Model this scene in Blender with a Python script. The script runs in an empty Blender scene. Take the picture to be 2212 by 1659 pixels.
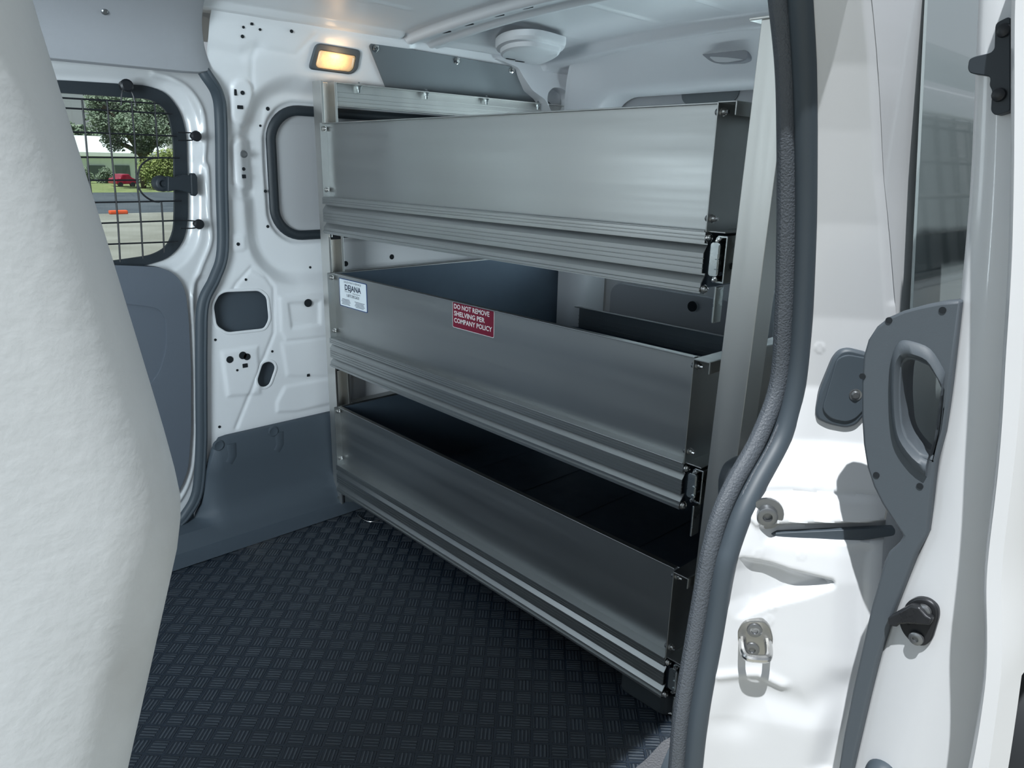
import bpy, bmesh, math, random
import numpy as np
from mathutils import Vector, Matrix
random.seed(7); rng = np.random.default_rng(5)
S = bpy.context.scene
COL = S.collection
# ------------------------------------------------------------------ camera frame
F = 1576.74; CX, CY = 1106.0, 829.5
M = np.array([[0.73475876, -0.17943713, 0.65416502],
              [-0.67800606, -0.22400397, 0.70009286],
              [0.0209129, -0.95792721, -0.28624834]])
EYE = np.array([0.0, 0.0, 1.0])
def ray(px, py):
    r = M @ np.array([px - CX, py - CY, F]); return r / np.linalg.norm(r)
def W(px, py, ax, v):
    r = ray(px, py); t = (v - EYE[ax]) / r[ax]; return EYE + t * r
def WX(px, py, v): return W(px, py, 0, v)
def WY(px, py, v): return W(px, py, 1, v)
def WZ(px, py, v): return W(px, py, 2, v)
def hit(px, py, fn, t0=0.3, t1=4.0):
    """first sign change of fn(P) along the ray"""
    r = ray(px, py); n = 400; prev = fn(EYE + t0 * r); pt = t0
    for i in range(1, n + 1):
        t = t0 + (t1 - t0) * i / n; f = fn(EYE + t * r)
        if (f > 0) != (prev > 0):
            a, b = pt, t
            for _ in range(30):
                m = (a + b) / 2
                if (fn(EYE + m * r) > 0) == (prev > 0): a = m
                else: b = m
            return EYE + a * r
        prev, pt = f, t
    return EYE + t1 * r
# ------------------------------------------------------------------ materials
MAT = {}
def mat(name, col, rough=0.5, metal=0.0, coat=0.0, spec=0.5, emit=None, estr=0, alpha=None, trans=0, ior=1.45,
        noise=None, bump=None, aniso=0.0):
    m = bpy.data.materials.new(name); m.use_nodes = True
    nt = m.node_tree; b = nt.nodes['Principled BSDF']
    b.inputs['Base Color'].default_value = (*col, 1); b.inputs['Roughness'].default_value = rough
    b.inputs['Metallic'].default_value = metal; b.inputs['Coat Weight'].default_value = coat
    b.inputs['Coat Roughness'].default_value = 0.08
    b.inputs['Specular IOR Level'].default_value = spec; b.inputs['IOR'].default_value = ior
    b.inputs['Transmission Weight'].default_value = trans
    if aniso: b.inputs['Anisotropic'].default_value = aniso
    if emit: b.inputs['Emission Color'].default_value = (*emit, 1); b.inputs['Emission Strength'].default_value = estr
    tc = nt.nodes.new('ShaderNodeTexCoord')
    if noise:   # (scale, amount, stretch)
        mp = nt.nodes.new('ShaderNodeMapping'); mp.inputs['Scale'].default_value = noise[2]
        nz = nt.nodes.new('ShaderNodeTexNoise'); nz.inputs['Scale'].default_value = noise[0]; nz.inputs['Detail'].default_value = 5
        nt.links.new(tc.outputs['Object'], mp.inputs[0]); nt.links.new(mp.outputs[0], nz.inputs['Vector'])
        mr = nt.nodes.new('ShaderNodeMapRange'); mr.inputs['From Min'].default_value = .3; mr.inputs['From Max'].default_value = .7
        mr.inputs['To Min'].default_value = max(0.02, rough - noise[1]); mr.inputs['To Max'].default_value = min(1, rough + noise[1])
        nt.links.new(nz.outputs['Fac'], mr.inputs['Value']); nt.links.new(mr.outputs[0], b.inputs['Roughness'])
    if bump:    # (scale, strength, distance, stretch)
        mp = nt.nodes.new('ShaderNodeMapping'); mp.inputs['Scale'].default_value = bump[3]
        nz = nt.nodes.new('ShaderNodeTexNoise'); nz.inputs['Scale'].default_value = bump[0]; nz.inputs['Detail'].default_value = 3
        nt.links.new(tc.outputs['Object'], mp.inputs[0]); nt.links.new(mp.outputs[0], nz.inputs['Vector'])
        bp = nt.nodes.new('ShaderNodeBump'); bp.inputs['Strength'].default_value = bump[1]; bp.inputs['Distance'].default_value = bump[2]
        nt.links.new(nz.outputs['Fac'], bp.inputs['Height']); nt.links.new(bp.outputs[0], b.inputs['Normal'])
    MAT[name] = m; return m
O1 = (1, 1, 1)
mat('paint', (.63, .645, .665), .32, coat=.5, noise=(3, .05, O1))
mat('paint_in_lifted', (.80, .815, .84), .42, coat=.15, noise=(3, .05, O1))  # same white paint as outside, colour lightened to brighten the interior
mat('plate_grey', (.17, .19, .205), .5, metal=.35, noise=(6, .06, O1))
mat('headliner', (.33, .34, .365), .85, bump=(900, .15, .001, O1))
mat('blank', (.46, .47, .49), .55)
mat('alu', (.44, .455, .455), .40, metal=1, noise=(30, .06, (1, .03, 1)), bump=(700, .10, .0004, (1, .01, 1)))
mat('alu_v', (.68, .68, .66), .42, metal=1, noise=(30, .05, (1, 1, .03)), bump=(700, .10, .0004, (1, 1, .01)))
mat('alu_in_shade', (.09, .125, .165), .5, metal=.5, noise=(20, .08, O1))  # same aluminium, with the shade inside the drawers put into the colour
mat('zinc', (.46, .50, .51), .32, metal=1, noise=(60, .12, O1))
mat('steel_dull', (.40, .40, .39), .38, metal=1, noise=(60, .1, O1))
mat('steel', (.62, .62, .61), .25, metal=1, noise=(60, .1, O1))
mat('liner', (.060, .078, .098), .62, bump=(500, .12, .001, O1))
mat('door_trim', (.105, .125, .155), .6, bump=(600, .1, .001, O1))
mat('rubber', (.052, .068, .084), .5)
mat('seal_dark', (.022, .03, .038), .5)
mat('leather', (.085, .098, .115), .5, bump=(420, .9, .0016, O1))
mat('grey_plastic', (.075, .09, .105), .55, bump=(800, .1, .0006, O1))
mat('black', (.012, .014, .018), .4)
mat('black_metal', (.03, .032, .036), .35, metal=.4, noise=(80, .15, O1))
mat('hole', (.01, .014, .018), .9)
mat('bolt_grey', (.22, .23, .24), .35, metal=.8)
mat('white_sticker', (.78, .84, .88), .45)
mat('blue_ink', (.02, .06, .19), .5)
mat('navy_ink', (.02, .035, .07), .5)
mat('red_sticker', (.20, .010, .035), .42)
mat('white_ink', (.85, .82, .82), .45)
mat('orange', (.9, .13, .04), .6)
mat('bark', (.12, .09, .06), .9)
mat('building', (.80, .86, .90), .8)
mat('roof_white', (.85, .9, .86), .6)
mat('dark_window', (.12, .15, .16), .4)
mat('red_car', (.35, .02, .05), .3)
mat('pole', (.6, .6, .57), .8)
mat('tyre', (.02, .023, .027), .55)
mat('rim', (.5, .5, .52), .3, metal=1)
mat('sill', (.10, .105, .115), .55, bump=(260, 1.0, .003, O1))
mat('base_plastic', (.05, .06, .066), .55)

# lamp lens: lit bulb behind a ribbed lens
m = mat('lens', (.9, .62, .36), .25, spec=.5)
nt = m.node_tree; b = nt.nodes['Principled BSDF']
tc = nt.nodes.new('ShaderNodeTexCoord'); gr = nt.nodes.new('ShaderNodeTexGradient'); gr.gradient_type = 'SPHERICAL'
mp = nt.nodes.new('ShaderNodeMapping'); mp.inputs['Location'].default_value = (.25, 0, -.1); mp.inputs['Scale'].default_value = (19, 1, 34)
nt.links.new(tc.outputs['Object'], mp.inputs[0]); nt.links.new(mp.outputs[0], gr.inputs[0])
nz = nt.nodes.new('ShaderNodeTexNoise'); nz.inputs['Scale'].default_value = 70; nz.inputs['Distortion'].default_value = 2
nt.links.new(tc.outputs['Object'], nz.inputs['Vector'])
mul = nt.nodes.new('ShaderNodeMath'); mul.operation = 'MULTIPLY'; nt.links.new(gr.outputs['Fac'], mul.inputs[0]); nt.links.new(nz.outputs['Fac'], mul.inputs[1])
ad = nt.nodes.new('ShaderNodeMath'); ad.operation = 'MULTIPLY_ADD'; ad.inputs[1].default_value = 2.6; ad.inputs[2].default_value = .12
nt.links.new(mul.outputs[0], ad.inputs[0]); nt.links.new(ad.outputs[0], b.inputs['Emission Strength'])
b.inputs['Emission Color'].default_value = (1, .56, .20, 1)

# glass (tinted, clear)
def glass(name, tint, rough=0.0, refl=.08):
    m = bpy.data.materials.new(name); m.use_nodes = True; nt = m.node_tree; nt.nodes.clear()
    out = nt.nodes.new('ShaderNodeOutputMaterial'); tr = nt.nodes.new('ShaderNodeBsdfTransparent'); gl = nt.nodes.new('ShaderNodeBsdfGlossy')
    tr.inputs[0].default_value = (*tint, 1); gl.inputs['Roughness'].default_value = rough
    fr = nt.nodes.new('ShaderNodeFresnel'); fr.inputs['IOR'].default_value = 1.45
    mx = nt.nodes.new('ShaderNodeMixShader'); nt.links.new(fr.outputs[0], mx.inputs[0])
    nt.links.new(tr.outputs[0], mx.inputs[1]); nt.links.new(gl.outputs[0], mx.inputs[2]); nt.links.new(mx.outputs[0], out.inputs[0])
    MAT[name] = m
glass('clear_glass', (.84, .88, .88))
mat('quarter_glass', (.30, .36, .37), .04, spec=1.0, ior=2.1, coat=1)

# rubber mat with checker of raised bars
def floor_mat():
    m = bpy.data.materials.new('mat_floor'); m.use_nodes = True; nt = m.node_tree; b = nt.nodes['Principled BSDF']
    N = nt.nodes.new; L = nt.links.new
    b.inputs['Roughness'].default_value = .30
    b.inputs['Specular IOR Level'].default_value = .8
    tc = N('ShaderNodeTexCoord'); sp = N('ShaderNodeSeparateXYZ'); L(tc.outputs['Object'], sp.inputs[0])
    def mth(op, a, b_=None, c=None):
        n = N('ShaderNodeMath'); n.operation = op
        for i, v in enumerate((a, b_, c)):
            if v is None: continue
            if isinstance(v, (int, float)): n.inputs[i].default_value = v
            else: L(v, n.inputs[i])
        return n.outputs[0]
    x, y = sp.outputs[0], sp.outputs[1]; c = .0339
    p = mth('MULTIPLY_ADD', mth('SUBTRACT', x, y), .70711 / c, 40.62)
    q = mth('MULTIPLY_ADD', mth('ADD', x, y), .70711 / c, 40.10)
    par = mth('MODULO', mth('ADD', mth('FLOOR', p), mth('FLOOR', q)), 2.0)   # 1 -> bars along p
    fp, fq = mth('FRACT', p), mth('FRACT', q)
    def bars(f, g):   # stripes vary in f, limited along g
        s = mth('FRACT', mth('MULTIPLY_ADD', f, 4.7, .15))
        s = mth('SMOOTH_MIN', 1.0, mth('MULTIPLY', mth('SUBTRACT', .36, mth('ABSOLUTE', mth('SUBTRACT', s, .5))), 9.0), .2)
        s = mth('MAXIMUM', s, 0.0)
        for h in (f, g):
            e = mth('MULTIPLY', mth('SUBTRACT', .44, mth('ABSOLUTE', mth('SUBTRACT', h, .5))), 30.0)
            s = mth('MULTIPLY', s, mth('MINIMUM', mth('MAXIMUM', e, 0.0), 1.0))
        return s
    A, B = bars(fq, fp), bars(fp, fq)
    hgt = mth('ADD', mth('MULTIPLY', A, par), mth('MULTIPLY', B, mth('SUBTRACT', 1.0, par)))
    mc = N('ShaderNodeMix'); mc.data_type = 'RGBA'; L(hgt, mc.inputs['Factor']); mc.inputs['A'].default_value = (.008, .016, .028, 1); mc.inputs['B'].default_value = (.048, .060, .075, 1)  # glint on the raised bars put into their lighter colour
    L(mc.outputs['Result'], b.inputs['Base Color'])
    nz = N('ShaderNodeTexNoise'); nz.inputs['Scale'].default_value = 900; L(tc.outputs['Object'], nz.inputs['Vector'])
    hgt = mth('MULTIPLY_ADD', nz.outputs['Fac'], .18, hgt)
    bp = N('ShaderNodeBump'); bp.inputs['Strength'].default_value = 1.0; bp.inputs['Distance'].default_value = .004
    L(hgt, bp.inputs['Height']); L(bp.outputs[0], b.inputs['Normal'])
    MAT['mat_floor'] = m
floor_mat()
def mixcol(name, c1, c2, scale, rough, lo=.4, hi=.6, bump=0, detail=6, extra=None):
    m = bpy.data.materials.new(name); m.use_nodes = True; nt = m.node_tree; b = nt.nodes['Principled BSDF']
    tc = nt.nodes.new('ShaderNodeTexCoord'); nz = nt.nodes.new('ShaderNodeTexNoise'); nz.inputs['Scale'].default_value = scale
    nz.inputs['Detail'].default_value = detail; nt.links.new(tc.outputs['Object'], nz.inputs['Vector'])
    cr = nt.nodes.new('ShaderNodeValToRGB'); cr.color_ramp.elements[0].position = lo; cr.color_ramp.elements[1].position = hi
    cr.color_ramp.elements[0].color = (*c1, 1); cr.color_ramp.elements[1].color = (*c2, 1)
    nt.links.new(nz.outputs['Fac'], cr.inputs[0]); nt.links.new(cr.outputs[0], b.inputs['Base Color']); b.inputs['Roughness'].default_value = rough
    b.inputs['Specular IOR Level'].default_value = .2
    if bump:
        n2 = nt.nodes.new('ShaderNodeTexNoise'); n2.inputs['Scale'].default_value = extra or scale * 6; n2.inputs['Detail'].default_value = 4
        nt.links.new(tc.outputs['Object'], n2.inputs['Vector'])
        bp = nt.nodes.new('ShaderNodeBump'); bp.inputs['Strength'].default_value = bump; bp.inputs['Distance'].default_value = .004
        nt.links.new(n2.outputs['Fac'], bp.inputs['Height']); nt.links.new(bp.outputs[0], b.inputs['Normal'])
    MAT[name] = m
mixcol('seat_fabric', (.52, .535, .54), (.68, .72, .75), 4.2, .92, .34, .50, bump=.09, detail=9, extra=95)
mixcol('concrete', (.27, .265, .225), (.35, .345, .30), .6, .9)
mixcol('asphalt', (.085, .10, .115), (.115, .13, .145), .8, .85)
mixcol('grass', (.18, .23, .09), (.30, .34, .15), 1.5, .9)
mixcol('leaf', (.16, .22, .14), (.33, .39, .28), 2.5, .7)
mixcol('leaf_yellow', (.20, .26, .07), (.38, .42, .16), 2.5, .7)
# ------------------------------------------------------------------ mesh helpers
def tag(o, label=None, cat=None, group=None, kind=None):
    if label: o['label'] = label
    if cat: o['category'] = cat
    if group: o['group'] = group
    if kind: o['kind'] = kind
    return o
def empty(name, loc=(0, 0, 0)):
    o = bpy.data.objects.new(name, None); COL.objects.link(o); o.location = loc; o.empty_display_size = .05; return o
def finish(bm, name, m, parent=None, smooth=False, bevel=0, angle=35, solid=0, recalc=True, seg=2):
    if recalc: bmesh.ops.recalc_face_normals(bm, faces=bm.faces)
    me = bpy.data.meshes.new(name); bm.to_mesh(me); bm.free()
    o = bpy.data.objects.new(name, me); COL.objects.link(o)
    for k in (m if isinstance(m, (list, tuple)) else [m]): me.materials.append(MAT[k])
    if parent is not None:
        o.parent = parent
        o.matrix_parent_inverse = Matrix.Translation(-Vector(loc_of(parent)))
    if smooth:
        me.polygons.foreach_set('use_smooth', [True] * len(me.polygons))
        try: me.set_sharp_from_angle(angle=math.radians(angle))
        except Exception: pass
    if solid:
        md = o.modifiers.new('s', 'SOLIDIFY'); md.thickness = abs(solid); md.offset = -1 if solid > 0 else 1
    if bevel:
        md = o.modifiers.new('b', 'BEVEL'); md.width = bevel; md.segments = seg; md.limit_method = 'ANGLE'; md.angle_limit = .6
    return o
def loc_of(o):
    v = Vector(o.location)
    p = o.parent
    while p is not None: p = None
    return v
def box(bm, x0, x1, y0, y1, z0, z1, mi=0):
    v = [bm.verts.new((x, y, z)) for x in (x0, x1) for y in (y0, y1) for z in (z0, z1)]
    for f in ((0, 1, 3, 2), (4, 6, 7, 5), (0, 4, 5, 1), (2, 3, 7, 6), (0, 2, 6, 4), (1, 5, 7, 3)):
        fc = bm.faces.new([v[i] for i in f]); fc.material_index = mi
    return v
def tube(bm, pts, r, n=10, r2=None, closed=False, up=(0, 1, 0), cap=True, prof=None):
    """sweep; section axis a = up-ish (radius r), b = binormal (radius r2)"""
    P = [Vector(p) for p in pts]; r2 = r2 or r; rings = []; up = Vector(up)
    N = len(P)
    for i in range(N):
        if closed: t = P[(i + 1) % N] - P[i - 1]
        else: t = P[min(i + 1, N - 1)] - P[max(i - 1, 0)]
        t.normalize(); a = up - t * up.dot(t)
        if a.length < 1e-4: a = Vector((1, 0, 0)) - t * t.x
        a.normalize(); bb = t.cross(a)
        ring = []
        if prof: sec = prof
        else: sec = [(math.cos(2 * math.pi * k / n) * r, math.sin(2 * math.pi * k / n) * r2) for k in range(n)]
        for s in sec: ring.append(bm.verts.new(P[i] + a * s[0] + bb * s[1]))
        rings.append(ring)
    m_ = len(rings[0])
    for i in range(N if closed else N - 1):
        A, B = rings[i], rings[(i + 1) % N]
        for k in range(m_): bm.faces.new((A[k], A[(k + 1) % m_], B[(k + 1) % m_], B[k]))
    if cap and not closed:
        bm.faces.new(rings[0][::-1]); bm.faces.new(rings[-1])
    return rings
def lathe(bm, c, axis, prof, n=20, mi=0):
    """prof: (distance along axis, radius)"""
    c = Vector(c); ax = Vector(axis).normalized(); a = ax.orthogonal().normalized(); b = ax.cross(a); rings = []
    for d, r in prof:
        if r < 1e-6: rings.append([bm.verts.new(c + ax * d)])
        else: rings.append([bm.verts.new(c + ax * d + a * (r * math.cos(2 * math.pi * k / n)) + b * (r * math.sin(2 * math.pi * k / n))) for k in range(n)])
    for A, B in zip(rings, rings[1:]):
        for k in range(n):
            k2 = (k + 1) % n
            if len(A) == 1 and len(B) == 1: continue
            if len(A) == 1: f = bm.faces.new((A[0], B[k], B[k2]))
            elif len(B) == 1: f = bm.faces.new((A[k], A[k2], B[0]))
            else: f = bm.faces.new((A[k], A[k2], B[k2], B[k]))
            f.material_index = mi
def smooth_pts(pts, n=6, closed=False):
    P = [Vector(p) for p in pts]; out = []; N = len(P)
    rngi = range(N) if closed else range(N - 1)
    for i in rngi:
        g = (lambda k: P[k % N]) if closed else (lambda k: P[min(max(k, 0), N - 1)])
        p0, p1, p2, p3 = g(i - 1), g(i), g(i + 1), g(i + 2)
        for j in range(n):
            t = j / n
            out.append(.5 * ((2 * p1) + (p2 - p0) * t + (2 * p0 - 5 * p1 + 4 * p2 - p3) * t * t + (3 * p1 - p0 - 3 * p2 + p3) * t ** 3))
    if not closed: out.append(P[-1])
    return out
def rrect(cx, cy, hx, hy, r, n=8):
    pts = []
    for sx, sy, a0 in ((1, 1, 0), (-1, 1, 90), (-1, -1, 180), (1, -1, 270)):
        for k in range(n + 1):
            a = math.radians(a0 + 90 * k / n); pts.append((cx + sx * (hx - r) + r * math.cos(a), cy + sy * (hy - r) + r * math.sin(a)))
    return pts
def round_poly(pts, r, n=5):
    out = []; N = len(pts)
    for i in range(N):
        p, a, b = Vector(pts[i]), Vector(pts[i - 1]), Vector(pts[(i + 1) % N])
        da, db = (a - p), (b - p); ra = min(r, da.length * .45, db.length * .45)
        s, e = p + da.normalized() * ra, p + db.normalized() * ra
        for k in range(n + 1):
            t = k / n; out.append((1 - t) ** 2 * s + 2 * t * (1 - t) * p + t * t * e)
    return out
def prism(bm, loop, vec, holes=(), mi=0):
    """extrude a planar 3-D loop (with holes) along vec"""
    vec = Vector(vec); E = []; loops = []
    for lp in [loop] + list(holes):
        vs = [bm.verts.new(Vector(p)) for p in lp]; loops.append(vs)
        for i in range(len(vs)): E.append(bm.edges.new((vs[i - 1], vs[i])))
    if holes:
        g = bmesh.ops.triangle_fill(bm, use_beauty=True, use_dissolve=False, edges=E)
        fs = [f for f in g['geom'] if isinstance(f, bmesh.types.BMFace)]
    else: fs = [bm.faces.new(loops[0])]
    mp = {}
    for vs in loops:
        for v in vs: mp[v] = bm.verts.new(v.co + vec)
    for f in fs:
        f.material_index = mi
        nf = bm.faces.new([mp[v] for v in reversed(f.verts)]); nf.material_index = mi
    for vs in loops:
        for i in range(len(vs)):
            a, b_ = vs[i - 1], vs[i]; f = bm.faces.new((a, b_, mp[b_], mp[a])); f.material_index = mi
def grid(bm, U, V, P, keep=None, mi=0):
    """P: array (len(U),len(V),3)"""
    vs = {}
    def g(i, j):
        if (i, j) not in vs: vs[i, j] = bm.verts.new(P[i, j])
        return vs[i, j]
    for i in range(len(U) - 1):
        for j in range(len(V) - 1):
            if keep is not None and not keep[i, j]: continue
            f = bm.faces.new((g(i, j), g(i + 1, j), g(i + 1, j + 1), g(i, j + 1))); f.material_index = mi
# signed distances, numpy
def sd_rr(x, z, cx, cz, hx, hz, r):
    dx = np.abs(x - cx) - (hx - r); dz = np.abs(z - cz) - (hz - r)
    return np.hypot(np.maximum(dx, 0), np.maximum(dz, 0)) + np.minimum(np.maximum(dx, dz), 0) - r
def sd_line(x, z, pts):
    d = np.full(np.shape(x), 1e9)
    for (ax, az), (bx, bz) in zip(pts, pts[1:]):
        ux, uz = bx - ax, bz - az; L2 = ux * ux + uz * uz + 1e-12
        t = np.clip(((x - ax) * ux + (z - az) * uz) / L2, 0, 1)
        d = np.minimum(d, np.hypot(x - ax - t * ux, z - az - t * uz))
    return d
def sd_poly(x, z, pts):
    d = sd_line(x, z, list(pts) + [pts[0]]); ins = np.zeros(np.shape(x), bool)
    n = len(pts)
    for i in range(n):
        (x0, z0), (x1, z1) = pts[i - 1], pts[i]
        c = ((z0 > z) != (z1 > z)) & (x < (x1 - x0) * (z - z0) / ((z1 - z0) + 1e-15) + x0); ins ^= c
    return np.where(ins, -d, d)
def step(d, w):     # 1 inside, 0 outside
    t = np.clip(.5 - d / w, 0, 1); return t * t * (3 - 2 * t)
def ridge(d, w): return np.exp(-(d / w) ** 2)
def text_bm(bm, body, size, origin, xdir, ydir, mi, bold=0, align='LEFT', width=None, condense=1.0):
    cu = bpy.data.curves.new('t', 'FONT'); cu.body = body; cu.size = size; cu.align_x = align; cu.offset = bold; cu.resolution_u = 2
    o = bpy.data.objects.new('t', cu); me = bpy.data.meshes.new_from_object(o)
    xs = [v.co.x for v in me.vertices]; w = max(xs) - min(xs)
    sx = (width / w) if width else condense
    xd, yd = Vector(xdir), Vector(ydir); og = Vector(origin); x0 = min(xs) if align == 'LEFT' else 0
    vs = [bm.verts.new(og + xd * ((v.co.x - x0) * sx) + yd * v.co.y) for v in me.vertices]
    for p in me.polygons:
        f = bm.faces.new([vs[i] for i in p.vertices]); f.material_index = mi
    bpy.data.objects.remove(o); bpy.data.meshes.remove(me); bpy.data.curves.remove(cu)
def screw(bm, c, axis, r=.0045, h=.003, mi=0):
    lathe(bm, c, axis, [(0, r * 1.25), (h * .25, r * 1.25), (h * .3, r), (h * .8, r * .85), (h, r * .5), (h * .8, r * .3), (h * .8, 0)], 14, mi)

# ================================================================== SETTING
# ---------- far side wall
def YW(z): z = np.asarray(z, float); return 1.90 - .66 * np.maximum(z - .95, 0) ** 2
fwall = lambda P: P[1] - float(YW(P[2]))
def wl(px, py): p = hit(px, py, fwall); return (p[0], p[2])
def wlp(pts): return [wl(*p) for p in pts]
SEALF = [(445, 165), (468, 205), (475, 260), (477, 400), (479, 540), (462, 600), (437, 655), (433, 740), (433, 860), (433, 960), (425, 1060), (400, 1110), (380, 1132)]
seal_xz = wlp(SEALF)
def seal_x(z):
    zz = [p[1] for p in seal_xz][::-1]; xx = [p[0] for p in seal_xz][::-1]; return np.interp(z, zz, xx)
U = np.arange(.60, 2.06, .0042); V = np.arange(.02, 1.345, .0042)
Xg, Zg = np.meshgrid(U, V, indexing='ij')
h = np.zeros_like(Xg)           # inward offset
wc = wl(600, 380); wx0 = wc[0]
WIN = (wx0 + .36, .965, .36, .163, .075)       # blanked window opening
h -= .030 * step(sd_rr(Xg, Zg, WIN[0] - .01, WIN[1] - .03, .43, .255, .13), .05)
h -= .010 * step(sd_rr(Xg, Zg, WIN[0], WIN[1], WIN[2] + .022, WIN[3] + .022, .09), .012)
def boss(px, py, hx, hz, r, amt, w=.012):
    global h
    c = wl(px, py); h = h + amt * step(sd_rr(Xg, Zg, c[0], c[1], hx, hz, r), w)
boss(521, 222, .026, .052, .024, .009); boss(523, 360, .036, .082, .034, -.006, .02); boss(525, 355, .024, .062, .022, .010)
boss(515, 525, .017, .020, .008, .004); boss(590, 265, .014, .034, .008, .003)
for pl, a, w_ in (([(545, 190), (545, 125), (556, 104), (640, 118), (680, 75)], -.003, .006),
                  ([(455, 105), (520, 120), (560, 100)], -.006, .014),
                  ([(497, 640), (512, 612), (543, 578), (575, 598), (592, 622), (592, 720), (510, 925)], -.0035, .0045),
                  ([(440, 15), (520, 28), (600, 30), (700, 75), (880, 100)], .007, .016)):
    h += a * ridge(sd_line(Xg, Zg, wlp(pl)), w_)
for pg, a in (([(603, 640), (715, 622), (760, 615), (760, 720), (618, 735), (606, 715)], .004),
              ([(622, 655), (690, 650), (690, 700), (630, 710)], -.005),
              ([(608, 742), (760, 722), (760, 812), (620, 812)], .003),
              ([(597, 870), (615, 835), (760, 808), (760, 860), (640, 888), (598, 890)], .004),
              ([(478, 760), (556, 748), (562, 850), (492, 856)], .004)):
    h += a * step(sd_poly(Xg, Zg, wlp(pg)), .012)
OPEN = {}
OPEN['a'] = wlp([(470, 636), (485, 628), (560, 625), (578, 640), (583, 690), (572, 712), (490, 721), (465, 705), (458, 660)])
oc, oe = wl(574, 818), wl(582, 796)
def caps(p, q, r, n=10):
    a = math.atan2(q[1] - p[1], q[0] - p[0]); out = []
    for k in range(n + 1): t = a - math.pi / 2 + math.pi * k / n; out.append((q[0] + r * math.cos(t), q[1] + r * math.sin(t)))
    for k in range(n + 1): t = a + math.pi / 2 + math.pi * k / n; out.append((p[0] + r * math.cos(t), p[1] + r * math.sin(t)))
    return out
OPEN['b'] = caps(wl(570, 821), wl(579, 796), .023)
h += .004 * (1 - step(np.abs(Xg - seal_x(Zg)) - .02, .01)) * 0
P3 = np.stack([Xg, YW(Zg) - h, Zg], -1)
xm, zm = (Xg[:-1, :-1] + Xg[1:, 1:]) / 2, (Zg[:-1, :-1] + Zg[1:, 1:]) / 2
keep = xm > np.maximum(seal_x(zm) + .002, np.where(zm > 1.2, .62, 0))
keep &= sd_rr(xm, zm, *WIN) > -.004
for k, pg in OPEN.items(): keep &= sd_poly(xm, zm, pg) > .0
bm = bmesh.new(); grid(bm, U, V, P3, keep)
wall = finish(bm, 'wall_left', 'paint_in_lifted', smooth=True, angle=60); tag(wall, kind='structure')
def wy(x, z, off=0): 
    i = int(np.clip(round((x - U[0]) / .0042), 0, len(U) - 1)); j = int(np.clip(round((z - V[0]) / .0042), 0, len(V) - 1))
    return float(YW(z) - h[i, j]) - off
# rims and cavities behind the openings
for k, pg in OPEN.items():
    pts = round_poly(pg, .012) if k == 'a' else [Vector(p) for p in pg]
    bm = bmesh.new(); tube(bm, [(p[0], wy(p[0], p[1]) - .0005, p[1]) for p in pts], .0025, 8, .004, closed=True, up=(0, 1, 0))
    finish(bm, 'opening_rim', 'paint_in_lifted', wall, smooth=True)
    bm = bmesh.new(); cx_ = sum(p[0] for p in pts) / len(pts); cz_ = sum(p[1] for p in pts) / len(pts)
    prism(bm, [(cx_ + (p[0] - cx_) * 1.35, 1.925, cz_ + (p[1] - cz_) * 1.6) for p in pts], (0, .008, 0))
    finish(bm, 'cavity_back', 'liner', wall)
# small holes
def whole(pts, name='hole'):
    bm = bmesh.new()
    for px, py, r, sq in pts:
        x, z = wl(px, py); y = min(wy(x + a, z + b_) for a in (-r, 0, r) for b_ in (-r, 0, r)) + .0014
        if sq:
            prism(bm, [(x + a, y - .0026, z + b_) for a, b_ in rrect(0, 0, r, r * sq, .001, 2)], (0, .003, 0))
        else: lathe(bm, (x, y - .0026, z), (0, -1, 0), [(-.002, r), (.0, r), (.0, 0)], 16)
    return finish(bm, name, 'hole', wall)
whole([(525, 59, .003, 0), (543, 52, .0032, .9), (561, 64, .003, 0), (523, 79, .004, 0), (628, 68, .004, 0),
       (505, 200, .0028, 2.6), (520, 201, .005, 0), (515, 232, .007, .62), (589, 234, .005, 0), (573, 271, .003, 0),
       (526, 365, .0045, 0), (526, 381, .005, .95), (584, 414, .0042, 0), (589, 491, .0042, 0), (513, 527, .0045, 0),
       (531, 604, .0035, 0), (465, 734, .0035, 0), (588, 759, .0035, 0), (664, 654, .0115, 0), (665, 810, .0042, .95),
       (495, 776, .0095, 0), (523, 767, .0105, 0), (532, 770, .0095, 0), (528, 789, .007, .8), (511, 799, .0032, 0), (474, 922, .0038, 0),
       (681, 580, .0035, 0), (758, 572, .008, 0), (858, 557, .008, 0)])
bm = bmesh.new()
x, z = wl(526, 333); lathe(bm, (x, min(wy(x + a, z + b_) for a in (-.009, 0, .009) for b_ in (-.009, 0, .009)) - .001, z), (0, -1, 0), [(-.002, .0095), (.001, .0085), (.001, .007), (-.001, .006), (-.001, 0)], 18)
finish(bm, 'threaded_stud', 'bolt_grey', wall, smooth=True)
# blanking panel and its gasket
bm = bmesh.new(); prism(bm, [(a, 1.905 - .66 * max(b_ - .95, 0) ** 2 + .035, b_) for a, b_ in rrect(WIN[0], WIN[1], WIN[2] + .01, WIN[3] + .01, .08)], (0, .006, 0))
w = finish(bm, 'window_1', 'blank'); tag(w, kind='structure')
bm = bmesh.new()
tube(bm, [(a, 1.905 - .66 * max(b_ - .95, 0) ** 2 + .026, b_) for a, b_ in rrect(WIN[0], WIN[1], WIN[2] + .001, WIN[3] + .001, .075, 10)], .010, 10, .0135, closed=True, up=(0, 1, 0))
finish(bm, 'gasket', 'seal_dark', w, smooth=True)

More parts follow.
